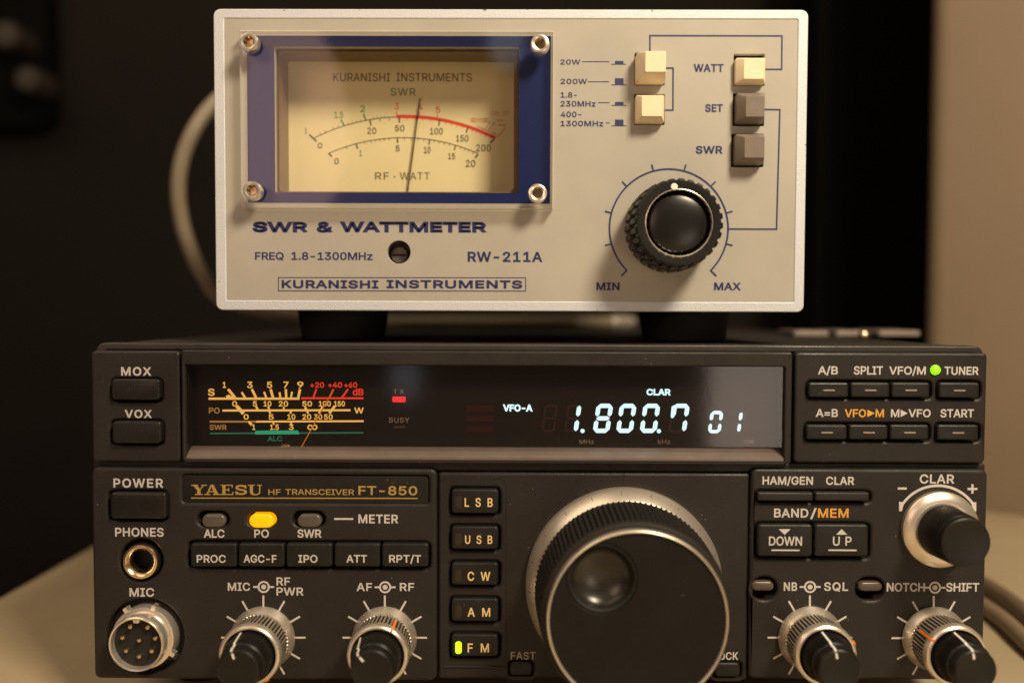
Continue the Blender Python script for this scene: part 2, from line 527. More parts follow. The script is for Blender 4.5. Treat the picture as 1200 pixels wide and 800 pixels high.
ORG[:] = (0, 0, -30)
d = MB()
d.rrect(-198, 900, -420, 470, 4, 0, 30, 2.0)
d.v = [(x, z, -y) for x, y, z in d.v]           # lay the slab flat: front face becomes the top, at z = 0
tag(d.build('desk', 'desk'), 'tan laminate desk top carrying the black transceiver', 'desk')

# beige cabinet behind on the right, turned a little to the left
cxx, cyy = P(1087, 300, 256)[0], 256
ORG[:] = (cxx + 150, cyy + 120, 0)
c = MB(); ca = radians(-31)
pts = [(cxx + x * cos(ca) - y * sin(ca), cyy + x * sin(ca) + y * cos(ca)) for x, y in rr(0, 330, 0, 260, 9, 8)]
c.loops([[(x, y, 700) for x, y in pts], [(x, y, 0.5) for x, y in pts]])
tag(c.build('cabinet', 'cabinet'), 'tall beige painted cabinet standing on the desk behind the transceiver at the right', 'cabinet')

# black box behind the equipment
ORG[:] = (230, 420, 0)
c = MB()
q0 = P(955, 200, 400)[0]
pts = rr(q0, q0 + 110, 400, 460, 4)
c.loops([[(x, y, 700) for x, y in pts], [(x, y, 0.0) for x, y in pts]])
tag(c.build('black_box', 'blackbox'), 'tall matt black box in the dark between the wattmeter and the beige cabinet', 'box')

# cables on the desk beside the transceiver
ORG[:] = (170, 0, 0)
def ground(u, v):
    a, b = (u - 600) / F, -(v - 400) / F
    d = [FW[i] + RT[i] * a + UP[i] * b for i in range(3)]
    t = -CAM[2] / d[2]
    return CAM[0] + d[0] * t, CAM[1] + d[1] * t
def desk_cable(p0, p1, r, name, m, label):
    (xa, ya), (xb, yb) = ground(*p0), ground(*p1)
    pts = [(xa + (xb - xa) * k / 24 + .8 * sin(k * .16), ya + (yb - ya) * k / 24, r + 0.1) for k in range(-14, 60)]
    tag(MB().tube(pts, r).build(name, m), label, 'cable')
desk_cable((1150, 693), (1204, 730), 3.2, 'power_cable', 'brown', 'dark brown cable on the desk at the right, nearer the beige cabinet')
desk_cable((1150, 718), (1204, 762), 3.0, 'signal_cable', 'lightbrown', 'lighter brown cable on the desk at the right, nearer the transceiver')

# dim fitting on the dark wall, upper left
t = thing('wall_fitting', 'dim black wall fitting with two brown knobs in the upper left corner', 'fitting', (-300, 520, 300))
def plate_at(u0, v0, u1, v1, y0, y1, r):
    return MB().rrect(*R(u0, v0, u1, v1, y0), r, y0, y1, 3)
plate_at(-60, -40, 56, 150, 500, 519, 12).build('back_plate', 'blackbox', t)
for (u, v, ru) in ((4, 40, 16), (30, 92, 15)):
    cx, cz = P(u, v, 470)
    rr_ = ru * S(470)
    MB().lathe(cx, cz, [(0.01, 470), (rr_ * .8, 470.5), (rr_, 474), (rr_, 501)], 40).build('knob', 'dimbrown', t)

# coaxial cable looping behind the wattmeter
t = thing('coaxial_cable', 'tan coaxial cable looping out behind the left side of the wattmeter', 'cable', (-60, 120, 101.5))
path = [(335, 96, 150), (300, 99, 152), (272, 106, 150), (250, 122, 146), (229, 150, 140), (214, 185, 138), (209, 222, 138), (213, 258, 140), (223, 292, 142), (240, 326, 146), (265, 352, 152)]
pts = [(P(u, v, y)[0], y, P(u, v, y)[1]) for u, v, y in path]
zc = 101.2 + 0.1 + 3.2
pts += [(-100, 166, 107.0), (-78, 176, zc + .2), (-45, 185, zc), (0, 190, zc), (30, 204, zc), (50, 215, zc)]
def smooth_path(p, k=6):
    out = []
    for i in range(len(p) - 1):
        a, b, c_, d_ = [Vector(p[max(0, min(len(p) - 1, i + j))]) for j in (-1, 0, 1, 2)]
        for s in range(k):
            x = s / k
            out.append(0.5 * ((2 * b) + (c_ - a) * x + (2 * a - 5 * b + 4 * c_ - d_) * x * x + (3 * b - a - 3 * c_ + d_) * x ** 3))
    out.append(Vector(p[-1]))
    return [tuple(v) for v in out]
MB().tube(smooth_path(pts), 3.2).build('jacket', 'cable', t)
a, b = Vector(pts[-2]), Vector(pts[-1]); dd = (b - a).normalized()
MB().tube([tuple(b - dd * 2), tuple(b + dd * 1), tuple(b + dd * 1.2), tuple(b + dd * 10), tuple(b + dd * 10.2), tuple(b + dd * 13)],
          [2.95, 3.6, 4.0, 4.0, 3.6, 3.4]).build('plug', 'chrome', t)

# ------------------------------------------------------------------ transceiver
TB = thing('transceiver', 'black radio transceiver with lit display, knobs and a large tuning dial', 'radio', (0, 110, 12))
Z_COVER = 101.2


def lettering(mb, m, parent, name='lettering'):
    return mb.build(name, m, parent, smooth=False)


# cabinet shell
x0, x1 = P(116, 600, 3)[0], P(1147, 600, 3)[0]
c = MB()
zz0 = 12.0
prof = rr(x0, x1, zz0 + 2, Z_COVER, 2.5)
L = [[(x, 2.2, z) for x, z in rr(x0 + .8, x1 - .8, zz0 + 2.8, Z_COVER - .8, 2.0)], [(x, 3.0, z) for x, z in prof], [(x, 9.0, z) for x, z in prof]]
c.plate(prof, [rr(x0 + 2, x1 - 2, zz0 + 4, Z_COVER - 2.0, 1.5)], 2.4, 6.0, 0.5)
c.loops([[(x, 8.6, z) for x, z in rr(x0 + .3, x1 - .3, zz0 + 2.3, Z_COVER - .3, 2.3)], [(x, 246, z) for x, z in rr(x0 + .3, x1 - .3, zz0 + 2.3, Z_COVER - .3, 2.3)]])
body = c.build('cabinet_cover', 'cover', TB)
# pale metal pieces and a screw on the cover
for (u0, u1, y0, y1) in ((916, 957, 96, 116), (968, 1001, 100, 122), (1022, 1071, 104, 128)):
    xa, xb = P(u0, 390, 110)[0], P(u1, 390, 110)[0]
    b = MB(); b.rrect(xa, xb, -y1, -y0, 1.5, -(Z_COVER + 1.9), -(Z_COVER - 0.05), 0.5)
    b.v = [(x, -z, -y) for x, y, z in b.v]
    b.build('metal_piece', 'plate', body)
sx = P(1012, 388, 92)[0]
s = MB().lathe(sx, 0, [(0.01, -Z_COVER - 2.0), (1.4, -Z_COVER - 1.8), (1.9, -Z_COVER - 1.1), (2.0, -Z_COVER + .05)], 32)
s.v = [(x, 92 + z, -y) for x, y, z in s.v]; s.build('screw', 'brass', body)
for sx in (-1, 1):
    for yy in (30, 215):
        MB().add(*(lambda q: (q.v, q.f))(MB().loops([[(sx * 95 + 9 * cos(a * pi / 16), yy + 9 * sin(a * pi / 16), z) for a in range(32)] for z in (14.2, 12.5, 0.0)]))).build('foot', 'rubber', TB)


def key_button(rect_px, y, yb, parent, name='button', m='key', r=1.1, bev=0.55, crown=0.0):
    return MB().rrect(*R(*rect_px, y), r, y, yb, bev, crown=crown).build(name, m, parent)


# --- upper left block
Y0 = 0.0
bk = MB()
H = lambda *q: rr(*R(*q, Y0), 1.3)
bk.plate(rr(*R(107, 411, 211, 541, Y0), 1.2), [H(129.5, 443.5, 190, 471), H(129.5, 492, 191.5, 521.5)], Y0, 5.5, 0.7)
p = bk.build('button_panel', 'plastic', TB)
l = MB(); l.text('MOX', 142, 430, 177, 440, Y0 - .02, .02, 1.15); l.text('VOX', 146.5, 480, 177.7, 489.5, Y0 - .02, .02, 1.15); lettering(l, 'white', p)
key_button((130, 444, 187, 468.5), -1.6, 5.4, TB); key_button((131, 493.5, 188.5, 519.5), -1.6, 5.4, TB)
# --- display bezel
YB = -0.6
bk = MB()
bk.plate(rr(*R(212.5, 411.5, 928, 541.5, YB), 0.6), [rr(*R(217, 428.5, 919.5, 540.2, YB), 0.4)], YB, 6.0, 0.45)
bez = bk.build('display_bezel', 'plastic', TB)
# fine ridges along the top of the bezel
# sloping trim under the window
q = R(218, 524.5, 918.5, 540, YB)
tr = MB(); xs = (q[0], q[1]); zt = P(560, 524.5, 3.0)[1]; zb = q[2] + .05
prof = [(YB + .25, zb), (YB + .1, zb + .35), (YB + .15, zb + .9), (3.0, zt), (5.0, zt), (5.0, zb)]
tr.loops([[(x, y, z) for y, z in prof] for x in xs])
tr.build('window_trim', 'trim', bez, angle=20)
# display board and pane
YD = 4.6
bq = R(217, 428.5, 919.5, 526, YB)
brd = MB().box(bq[0] - .5, bq[1] + .5, YD, YD + .6, bq[2] - 1, bq[3] + .5).build('display_board', 'board', TB)
MB().box(bq[0] + .05, bq[1] - .05, 0.6, 1.6, bq[2] + .6, bq[3] - .05).build('display_window', 'glass', TB)

g = MB(); dm = MB(); red = MB(); gr = MB(); grd = MB()
y = YD - .05
g.linepx([(244.4, 466.9), (351, 466.9)], 2.6, y); red.linepx([(353, 466.4), (426, 466.4)], 2.2, y)
g.linepx([(260.7, 480.8), (410.7, 480.4)], 2.4, y); g.linepx([(300, 493.8), (426.2, 493.2)], 2.2, y); dm.linepx([(245.7, 493.8), (300, 493.8)], 2.2, y)
grd.linepx([(246, 507.6), (426, 506.8)], 1.7, y); gr.polypx([(299, 504.4), (349, 504), (351, 508.6), (299, 508.8)], y - .02)
def Q(a, b):                                    # crop coordinates of the meter close-up
    return 220 + a / 5.4545, 420 + b / 5.4545
for a, b, wd in (((258, 195), (303, 250), 3.2), ((345, 215), (368, 252), 2.6), ((410, 195), (437, 250), 3), ((488, 212), (502, 250), 2.4), ((530, 195), (545, 250), 3),
                 ((587, 215), (592, 250), 2.3), ((627, 195), (630, 250), 2.8), ((667, 212), (660, 250), 2.3), ((718, 195), (705, 257), 3)):
    g.linepx([Q(*a), Q(*b)], wd, y)
g.polypx([Q(243, 238), Q(262, 230), Q(300, 252), Q(250, 252)], y)
for a, b in (((822, 195), (803, 250)), ((932, 195), (905, 250)), ((1025, 195), (985, 250))):
    red.linepx([Q(*a), Q(*b)], 2.2, y)
for a, b, wd in (((313, 303), (357, 352), 4.2), ((437, 305), (448, 328), 2.6), ((515, 305), (527, 352), 2.4), ((615, 308), (612, 328), 2.2), ((657, 333), (660, 352), 2.4), ((752, 308), (757, 330), 3),
                 ((765, 333), (768, 352), 2.4), ((862, 305), (838, 350), 2.2), ((940, 303), (905, 350), 3), ((390, 402), (410, 424), 3), ((545, 404), (552, 422), 2), ((660, 404), (662, 422), 2.2)):
    g.linepx([Q(*a), Q(*b)], wd, y)
def tq(mb, s, a0, a1, b0, b1, off=.02):
    u0, v0 = Q(a0, b0); u1, v1 = Q(a1, b1); mb.text(s, u0, v0, u1, v1, y, off)
tq(g, 'S', 130, 172, 192, 237); tq(g, '1', 224, 245, 148, 187)
for s, a0, a1 in (('3', 380, 415), ('5', 507, 540), ('7', 612, 645), ('9', 700, 740)):
    tq(g, s, a0, a1, 147, 188)
for s, a0, a1 in (('+20', 783, 872), ('+40', 897, 987), ('+60', 1000, 1083)):
    tq(red, s, a0, a1, 151, 186)
tq(red, 'dB', 1055, 1123, 192, 235)
for s, a0, a1 in (('0', 285, 316), ('5', 417, 443), ('10', 485, 535), ('20', 582, 642), ('50', 733, 795), ('100', 838, 915), ('150', 935, 1005)):
    tq(g, s, a0, a1, 271, 305)
for s, a0, a1 in (('0', 358, 390), ('5', 518, 550), ('10', 637, 688), ('20', 733, 790), ('30', 808, 860), ('50', 872, 927)):
    tq(g, s, a0, a1, 355, 389)
tq(dm, 'PO', 135, 205, 313, 350); tq(g, 'W', 1065, 1125, 312, 350); tq(dm, 'SWR', 140, 248, 422, 455)
for s, a0, a1 in (('1', 414, 432), ('1.5', 527, 583), ('3', 647, 678)):
    tq(g, s, a0, a1, 420, 455)
for a in (783, 812):
    u, v = Q(a, 438); g.arcpx(u, v, 2.5, 0, 360, 1.5, y, 20)
tq(grd, 'ALC', 510, 603, 496, 528)
lettering(g, 'scaleglow', brd, 'lit_scale'); lettering(dm, 'scaledim', brd, 'dim_scale'); lettering(red, 'scalered', brd, 'red_scale')
lettering(gr, 'scalegreen', brd, 'green_bar'); lettering(grd, 'scalegreendim', brd, 'green_line')
n = MB(); a, b = P(351, 527.5, y - .5), P(390.5, 456.7, y - .5)
n.line([a, b], .28, y - .5); lettering(n, 'needleglow', brd, 'pointer')
n = MB(); n.lathe(*P(333.7, 528, y), [(.01, y - .6), (1.6, y - .5), (2.0, y)], 32); n.build('pointer_hub', 'brass', brd)
# indicators
l = MB(); l.text('TX', 460.6, 456, 473.6, 461.4, y, .01, 1.3); l.text('BUSY', 456, 489, 479.7, 495, y, .01, 1.1)
l.text('MHz', 679, 514.8, 696, 519.8, y, .005); l.text('kHz', 771, 514.8, 785.7, 519.8, y, .005); l.text('CH', 872, 514.8, 883, 519.8, y, .005)
lettering(l, 'dimwhite', brd, 'lettering')
MB().rrect(*R(460, 464.5, 475.3, 471, y), .25, y - .3, y, .1).build('transmit_indicator', 'txred', brd)
MB().rrect(*R(461.7, 498.6, 474.7, 502, y), .2, y - .3, y, .1).build('busy_indicator', 'busy', brd)
# seven-segment digits
SEG = dict(zip('0123456789', ('abcdef', 'bc', 'abged', 'abgcd', 'fgbc', 'afgcd', 'afgedc', 'fabc', 'abcdefg', 'abcfgd')))


def digit(mb, ch, u0, u1, v0, v1, th, sl, y):
    """u0..u1 is the width at the foot; the digit leans right by sl"""
    vm = (v0 + v1) / 2; gap = .5
    def pt(u, v):
        return u + sl * (v1 - v) / (v1 - v0), v
    for s in SEG[ch]:
        if s in 'agd':
            vc = {'a': v0 + th / 2, 'g': vm, 'd': v1 - th / 2}[s]
            pts = [(u0 + gap + th * .25, vc), (u0 + gap + th * .8, vc - th / 2), (u1 - gap - th * .8, vc - th / 2), (u1 - gap - th * .25, vc), (u1 - gap - th * .8, vc + th / 2), (u0 + gap + th * .8, vc + th / 2)]
        else:
            uc = u0 + th / 2 if s in 'fe' else u1 - th / 2
            va, vb = (v0, vm) if s in 'fb' else (vm, v1)
            va += th * .3 + gap; vb -= th * .3 + gap
            pts = [(uc, va), (uc + th / 2, va + th * .5), (uc + th / 2, vb - th * .5), (uc, vb), (uc - th / 2, vb - th * .5), (uc - th / 2, va + th * .5)]
        mb.polypx([pt(*q) for q in pts], y)


vf = MB(); gh = MB(); gg = MB()
SL = 5.0
digit(vf, '1', 660, 681.5 - SL + .3, 472.7, 507, 5.1, SL, y)
for ch, u0, u1 in (('8', 694.3, 713.8), ('0', 721.6, 741.2), ('0', 749.2, 769)):
    digit(vf, ch, u0, u1, 472.7, 507, 5.1, SL, y)
digit(vf, '7', 783.5, 803.5, 472.7, 507, 5.1, SL, y)
vf.polypx([P_ for P_ in [(786.2 + .8, 476), (790.4 + .8, 474), (790.2, 488), (787.5, 490), (785.8, 488)]], y)
for u, v in ((682.6, 504.6), (772, 504.8)):
    vf.poly(circ(*P(u, v, y), 2.5 * S(y), 20), y)
digit(vf, '0', 829, 844, 481, 507.3, 4.0, 3.8, y); digit(vf, '1', 850, 867, 481, 507.3, 4.0, 3.8, y)
vf.text('VFO-A', 589.5, 473.6, 624, 481.8, y, .035); vf.text('CLAR', 757.5, 455.4, 785.7, 463, y, .035)
vf.v = [(a_, b_ - .12, c_) for a_, b_, c_ in vf.v]
lettering(vf, 'vfd', brd, 'lit_digits')
for v in (474.5, 486.5, 498):
    gh.polypx([(546, v), (578.5, v), (578.5, v + 7.5), (546, v + 7.5)], y)
for u0 in (634, 661):
    digit(gg, '8', u0, u0 + 16, 474, 506, 2.6, 4, y)
digit(gg, '0', 802 - 19.5, 802, 473, 506.6, 3, SL, y + .06)
lettering(gh, 'ghost', brd, 'unlit_bars'); lettering(gg, 'ghostgrey', brd, 'unlit_segments')

# --- upper right block
bk = MB()
G1, G2 = H(945.5, 446, 1092.5, 467), H(1097.5, 446, 1150, 467.5)
G3, G4 = H(943, 495.5, 1091, 517), H(1095.5, 495.5, 1149.5, 517.5)
bk.plate(rr(*R(931, 413, 1156, 542.5, Y0), 1.2), [G1, G2, G3, G4], Y0, 5.5, 0.7)
p = bk.build('button_panel', 'plastic', TB)
l = MB(); yy = Y0 - .02
for s, u0, u1, v0, v1 in (('A/B', 958.7, 982, 429, 438.5), ('SPLIT', 1000.5, 1034.7, 429, 438.7), ('VFO/M', 1042, 1085, 429.3, 438.7), ('TUNER', 1106.7, 1146.7, 429.5, 439), ('A=B', 956, 982, 479, 488.3),
                          ('M', 1044, 1054, 479.3, 488.5), ('VFO', 1064.5, 1090.7, 479.3, 488.5), ('START', 1102, 1141.3, 479.3, 488.8)):
    l.text(s, u0, v0, u1, v1, yy, .015)
l.polypx([(1055.5, 479.8), (1063.5, 484), (1055.5, 488.3)], yy)
lettering(l, 'white', p)
l = MB(); l.text('VFO', 990, 479.3, 1015, 488.5, yy, .015); l.text('M', 1026, 479.3, 1036, 488.5, yy, .015); l.polypx([(1016.5, 479.8), (1025, 484), (1016.5, 488.3)], yy); lettering(l, 'orange', p)
for (u0, v0, u1, v1) in ((947.5, 448, 995, 465.5), (997, 448, 1043, 465.5), (1045, 448, 1090, 465.5), (1100.5, 448, 1148, 466), (945, 497.5, 993, 515), (995, 497.5, 1041, 515), (1043, 497.5, 1089, 515), (1098.5, 497.5, 1147, 515.5)):
    k = key_button((u0, v0, u1, v1), -1.3, 5.4, TB, r=.7, bev=.6)
    m_ = (u0 + u1) / 2; vm = (v0 + v1) / 2 + .6
    MB().rrect(*R(m_ - 7, vm - 1, m_ + 7, vm + 1, -1.3), .15, -1.55, -1.2, .12).build('raised_bar', 'plate', k)
cx, cz = P(1096, 433.3, 0)
MB().lathe(cx, cz, [(.01, -1.0), (.7, -.9), (1.15, -.55), (1.35, 0), (1.35, .4)], 32).build('tuner_indicator', 'ledgreen', TB)

# --- ledge showing in the seam between the upper and lower front
q = R(109, 540.5, 1154.5, 552, 2.0)
MB().rrect(q[0], q[1], q[2], q[3], .6, 1.9, 5.5, .5).build('seam_ledge', 'plastic', TB)
# --- lower left panel
bk = MB()
oval = lambda u0, v0, u1, v1: rr(*R(u0, v0, u1, v1, Y0), 99)
mc = P(170, 745.5, Y0); pc = P(165.5, 656, Y0)
bk.plate(rr(*R(108.5, 548.5, 512, 796, Y0), 1.8),
         [H(127, 575, 196, 610), rr(*R(213.5, 556.5, 502.5, 589.5, Y0), .9), oval(231, 599, 268, 617), oval(289, 600.3, 323.5, 616.5), oval(343, 599, 381, 617),
          H(220.5, 634.5, 504, 666), circ(*mc, 46 * S(0)), circ(*pc, 25.5 * S(0))], Y0, 5.5, 0.8)
p = bk.build('control_panel', 'plastic', TB)
l = MB(); yy = Y0 - .02
for s, u0, u1, v0, v1, sp in (('POWER', 133, 191, 560.5, 571, 1.15), ('PHONES', 135, 191.7, 618, 628.3, 1.05), ('MIC', 151.8, 180.5, 688.5, 698.5, 1.05), ('ALC', 239, 263, 620, 629.6, 1), ('PO', 298, 315, 620, 629.6, 1.05),
                              ('SWR', 348.5, 376.5, 620, 629.6, 1), ('METER', 420, 466.5, 602.5, 612.8, 1.05), ('MIC', 267, 293, 682.2, 691.7, 1.05), ('RF', 324, 340, 676, 685.5, 1.05), ('PWR', 324, 355.5, 687.8, 697.2, 1.05), ('AF', 418, 436, 682.5, 692, 1.08), ('RF', 468.6, 485.4, 682.5, 692, 1.08)):
    l.text(s, u0, v0, u1, v1, yy, .017, sp)
l.linepx([(391.6, 607.6), (414, 607.6)], 2.2, yy)


def concentric(mb, u, v):
    mb.arcpx(u, v, 6.0, 0, 360, 2.2, yy, 36); mb.poly(circ(*P(u, v, yy), 3.0 * S(yy), 24), yy)
    mb.linepx([(u - 12.3, v), (u - 5.6, v)], 2.2, yy); mb.linepx([(u + 5.6, v), (u + 12.3, v)], 2.2, yy)


def ticks(mb, u, v, angs):
    for a in angs:
        s_, c_ = sin(radians(a)), cos(radians(a))
        mb.linepx([(u + 36.5 * s_, v - 36.5 * c_), (u + 49.5 * s_, v - 49.5 * c_)], 2.3, yy)


concentric(l, 309, 687.2); concentric(l, 451.3, 687.5)
A10 = (-150, -120, -90, -60, -30, 0, 30, 60, 90, 120, 150)
ticks(l, 308.7, 746.5, A10); ticks(l, 451, 746.5, A10)
lettering(l, 'white', p)
key_button((128.5, 577, 194.5, 608), -1.6, 5.4, TB, bev=.7)
# name plate
npl = MB().rrect(*R(214, 557, 502, 589, .6), .8, .6, 3.5, .1).build('name_plate', 'key', TB)
l = MB(); yy2 = .57
def serif_word(mb):
    """wide slab-serif capitals, drawn stroke by stroke in cells of 0..1"""
    cells = {'Y': (224, 242.5), 'A': (239.5, 258), 'E': (258.5, 273.5), 'S': (275.5, 289.5), 'U': (290.5, 307)}
    tb = .10
    shapes = {
        'Y': [[(.08, 1), (.34, 1), (.60, .50), (.60, 0), (.38, 0), (.38, .46)], [(.74, .94), (.84, .94), (.60, .52), (.54, .56)], [(0, 1), (.44, 1), (.44, .9), (0, .9)], [(.64, 1), (1, 1), (1, .9), (.64, .9)], [(.24, .1), (.74, .1), (.74, 0), (.24, 0)]],
        'A': [[(.40, 1), (.58, 1), (.90, .04), (.66, .04)], [(.40, 1), (.48, .86), (.22, .06), (.12, .06)], [(.25, .38), (.74, .38), (.74, .29), (.25, .29)], [(0, .1), (.38, .1), (.38, 0), (0, 0)], [(.54, .1), (1, .1), (1, 0), (.54, 0)]],
        'E': [[(.14, .97), (.38, .97), (.38, .03), (.14, .03)], [(0, 1), (.95, 1), (.95, .9), (0, .9)], [(0, .1), (1, .1), (1, 0), (0, 0)], [(.85, 1), (.95, 1), (.95, .70), (.88, .70)], [(.90, 0), (1, 0), (1, .32), (.93, .32)], [(.36, .56), (.66, .56), (.66, .46), (.36, .46)], [(.60, .68), (.68, .68), (.68, .34), (.60, .34)]],
        'U': [[(.14, .97), (.36, .97), (.36, .26), (.14, .26)], [(0, 1), (.5, 1), (.5, .9), (0, .9)], [(.66, 1), (1, 1), (1, .9), (.66, .9)], [(.80, .97), (.89, .97), (.89, .26), (.80, .26)],
              [(.14, .28), (.36, .28), (.40, .16), (.50, .10), (.62, .10), (.74, .16), (.80, .28), (.89, .28), (.84, .10), (.70, 0), (.56, -.02), (.40, -.02), (.26, .03), (.17, .14)]],
        'S': [[(.84, 1), (.92, 1), (.92, .64), (.84, .64)], [(.06, .36), (.14, .36), (.14, 0), (.06, 0)]],
    }
    for ch, (a, b) in cells.items():
        for pl in shapes[ch]:
            mb.polypx([(a + x * (b - a), 579.6 - z * 12) for x, z in pl], yy2)
        if ch == 'S':
            mb.text('S', a, 567.8, b, 579.4, yy2, .02)
serif_word(l)
l.text('HF', 314.5, 572.8, 329, 579.5, yy2, .012); l.text('TRANSCEIVER', 334.5, 572.8, 415, 579.5, yy2, .012)
l.text('FT-850', 420, 569.2, 489, 579.7, yy2, .018, 1.02); l.linepx([(224, 583.1), (489.5, 583.6)], 1.3, yy2)
lettering(l, 'gold', npl)
for (u0, u1, m) in ((236, 264, 'ledoff'), (291.5, 320.5, 'ledorange'), (348, 376.5, 'ledoff')):
    MB().rrect(*R(u0, 602.3, u1, 618.4, -.2), 99, -.2, 5.4, .6).build('indicator_lens', m, TB)
for i, (s, u0, u1, t0, t1) in enumerate((('PROC', 223, 277.3, 230.6, 264.5), ('AGC-F', 279, 333.3, 285.5, 324), ('IPO', 335, 389.3, 349.6, 372), ('ATT', 391.5, 445.3, 406, 430), ('RPT/T', 447.3, 502, 456, 493.5))):
    k = key_button((u0, 636.5, u1, 664), -1.5, 5.4, TB, r=.8, bev=.6)
    l = MB(); l.text(s, t0, 649.8, t1, 658.8, -1.52, .015, 1.03); lettering(l, 'white', k)
# headphone jack
MB().lathe(*P(163.7, 658.5, -1.0), [(2.9, 1.2), (2.95, .9), (3.1, .3), (3.55, -.55), (4.0, -.9), (4.55, -.8), (4.85, -.2), (4.95, .8), (4.95, 5.4)], 48, closed=False).build('headphone_jack', 'brass', TB)
MB().lathe(*P(164.5, 657.5, 1), [(.01, 4.4), (2.85, 4.4), (2.85, 1.25), (4.4, 1.3), (4.4, 4.5), (5.9, 4.6), (5.9, 5.5)], 48, closed=False).build('jack_recess', 'hole', TB)
# microphone connector
bx, bz = mc
mcn = MB()
def nutmod(t, y):
    return 1 + (0.05 if (t % 48) in range(0, 2) else 0)
mcn.lathe(bx, bz, [(6.6, 3.5), (6.6, -5.0), (6.75, -5.5), (7.1, -5.6), (7.35, -5.3), (7.45, -4.6), (7.45, -2.6), (7.2, -2.3), (7.2, -1.6), (8.3, -1.4), (8.5, -1.0), (8.5, 5.4)], 96, closed=False)
for a in (118, 330, 20):
    s_, c_ = sin(radians(a)), cos(radians(a))
    mcn.loops([[(bx + rad * s_ + tt * c_, yq, bz + rad * c_ - tt * s_) for rad, tt in ((8.2, -.6), (9.6, -.5), (9.6, .5), (8.2, .6))] for yq in (-1.7, .5)])
mc_o = mcn.build('microphone_connector', 'chrome', TB)
MB().lathe(bx, bz, [(.01, -3.6), (6.62, -3.58), (6.62, 3)], 48).build('insulator', 'rubber', mc_o)
MB().rrect(bx - .9, bx + .9, bz + 5.6, bz + 6.9, .5, -5.3, -3, .2).build('keyway', 'chrome', mc_o)
for (a, b) in ((350, 360), (485, 365), (290, 445), (420, 465), (545, 450), (318, 548), (518, 550), (420, 592)):
    cx, cz = P(100 + a / 6.667, 680 + b / 6.667, -5.0)
    MB().lathe(cx, cz, [(.01, -5.2), (.5, -5.1), (.66, -4.7), (.66, -3.5)], 20).build('pin', 'brass', mc_o)
MB().lathe(bx, bz, [(10.3, 3.0), (8.4, 3.2), (8.4, 5.4), (10.3, 5.4)], 48, closed=False).build('connector_recess', 'hole', TB)

# --- middle panel with the mode keys
YM = 1.1
bk = MB()
Hm = lambda *q: rr(*R(*q, YM), 1.1)
modes = (('LSB', 573, 601.5, 544.5, 577.4, 583.2, 593.5), ('USB', 616.5, 643.5, 545, 577, 627, 636.8), ('CW', 659, 685.5, 548, 574.5, 669.6, 680), ('AM', 701, 728, 548, 574.5, 711.8, 722), ('FM', 743, 769, 548, 573, 753.4, 763.8))
bk.plate(rr(*R(513.2, 553.5, 877.5, 796, YM), 1.0), [Hm(527.5, v0 - 1.5, 586, v1 + 1.5) for _, v0, v1, *_r in modes] + [Hm(596, 774, 625, 793), Hm(836, 775, 869, 794)], YM, 4.6, 0.8)
pm = bk.build('control_panel', 'plastic', TB)
for s, v0, v1, t0, t1, w0, w1 in modes:
    k = key_button((529, v0, 584, v1), -.4, 5.4, TB, 'mode_button', r=1.0, bev=.6)
    l = MB(); l.text(s, t0, w0, t1, w1, -.43, .012, 1.9); lettering(l, 'yellow', k)
    lens = (533.5, v0 + 8.0, 541, v0 + 22.5)
    MB().rrect(*R(*lens, -.4), .75, -.48 if s == 'FM' else -.43, -.1, .05).build('key_lamp', 'keylit' if s == 'FM' else 'keyamber', k)
key_button((597.5, 775.5, 623.5, 791.5), .6, 5.4, TB); key_button((838, 776.5, 867.5, 792.5), .2, 5.4, TB)
l = MB(); l.text('FAST', 598.5, 763.3, 627.5, 772.3, YM - .02, .012, 1.1); lettering(l, 'dimwhite', pm)
l = MB(); l.text('LOCK', 836.5, 763.5, 865, 772.6, YM - .02, .015, 1.05); lettering(l, 'white', pm)
gv = MB()                                       # engraved outline round the keys, index line over the dial
gv.linepx([(516, 560.5), (582, 561)] + [(593 - 9 + 9 * sin(radians(a)), 561 + 9 - 9 * cos(radians(a))) for a in range(10, 91, 10)] + [(593, 640), (593.5, 780)], 1.8, YM - .05)
gv.build('groove', 'hole', pm, smooth=False)
gv = MB()
gv.linepx([(731, 555.5), (731, 572)], 1.8, YM - .05)
gv.build('index_line', 'hole', pm, smooth=False)
MB().rrect(*R(519, 779.5, 592, 782, YM), .3, YM - .3, YM + 1, .25).build('lower_lip', 'plastic', pm)

# --- lower right panel
bk = MB()
bk.plate(rr(*R(878.7, 549.5, 1155, 796, Y0), 1.8), [H(885.5, 575, 1021.5, 588.5), H(885, 612.5, 1020, 654), oval(878.8 + 2, 676, 911, 703), oval(1003, 676.5, 1037, 703.5)], Y0, 5.5, .8)
p = bk.build('control_panel', 'plastic', TB)
l = MB(); yy = Y0 - .02
for s, u0, u1, v0, v1, sp in (('HAM/GEN', 893.5, 952.8, 558, 567.6, 1.02), ('CLAR', 968, 1001, 558.3, 567.8, 1.03), ('BAND', 907, 947.3, 595.5, 606, 1.05), ('/', 949.5, 957, 595.3, 606.3, 1), ('CLAR', 1077.7, 1118.3, 555.6, 566.2, 1.05), ('NB', 918.4, 934.2, 681.8, 691.8, 1.1),
                              ('SQL', 965.6, 994, 681.8, 691.8, 1.1), ('NOTCH', 1039, 1084, 682.5, 692.6, 1.0), ('SHIFT', 1108.6, 1147.6, 682.5, 692.6, 1.0)):
    l.text(s, u0, v0, u1, v1, yy, .017, sp)
l.linepx([(1052, 572), (1062.5, 572)], 2.6, yy); l.linepx([(1133.8, 572.5), (1145.3, 572.5)], 2.6, yy); l.linepx([(1139.5, 567), (1139.5, 578)], 2.6, yy)
l.arcpx(1099, 619, 50.3, -56, 56, 3.0, yy)
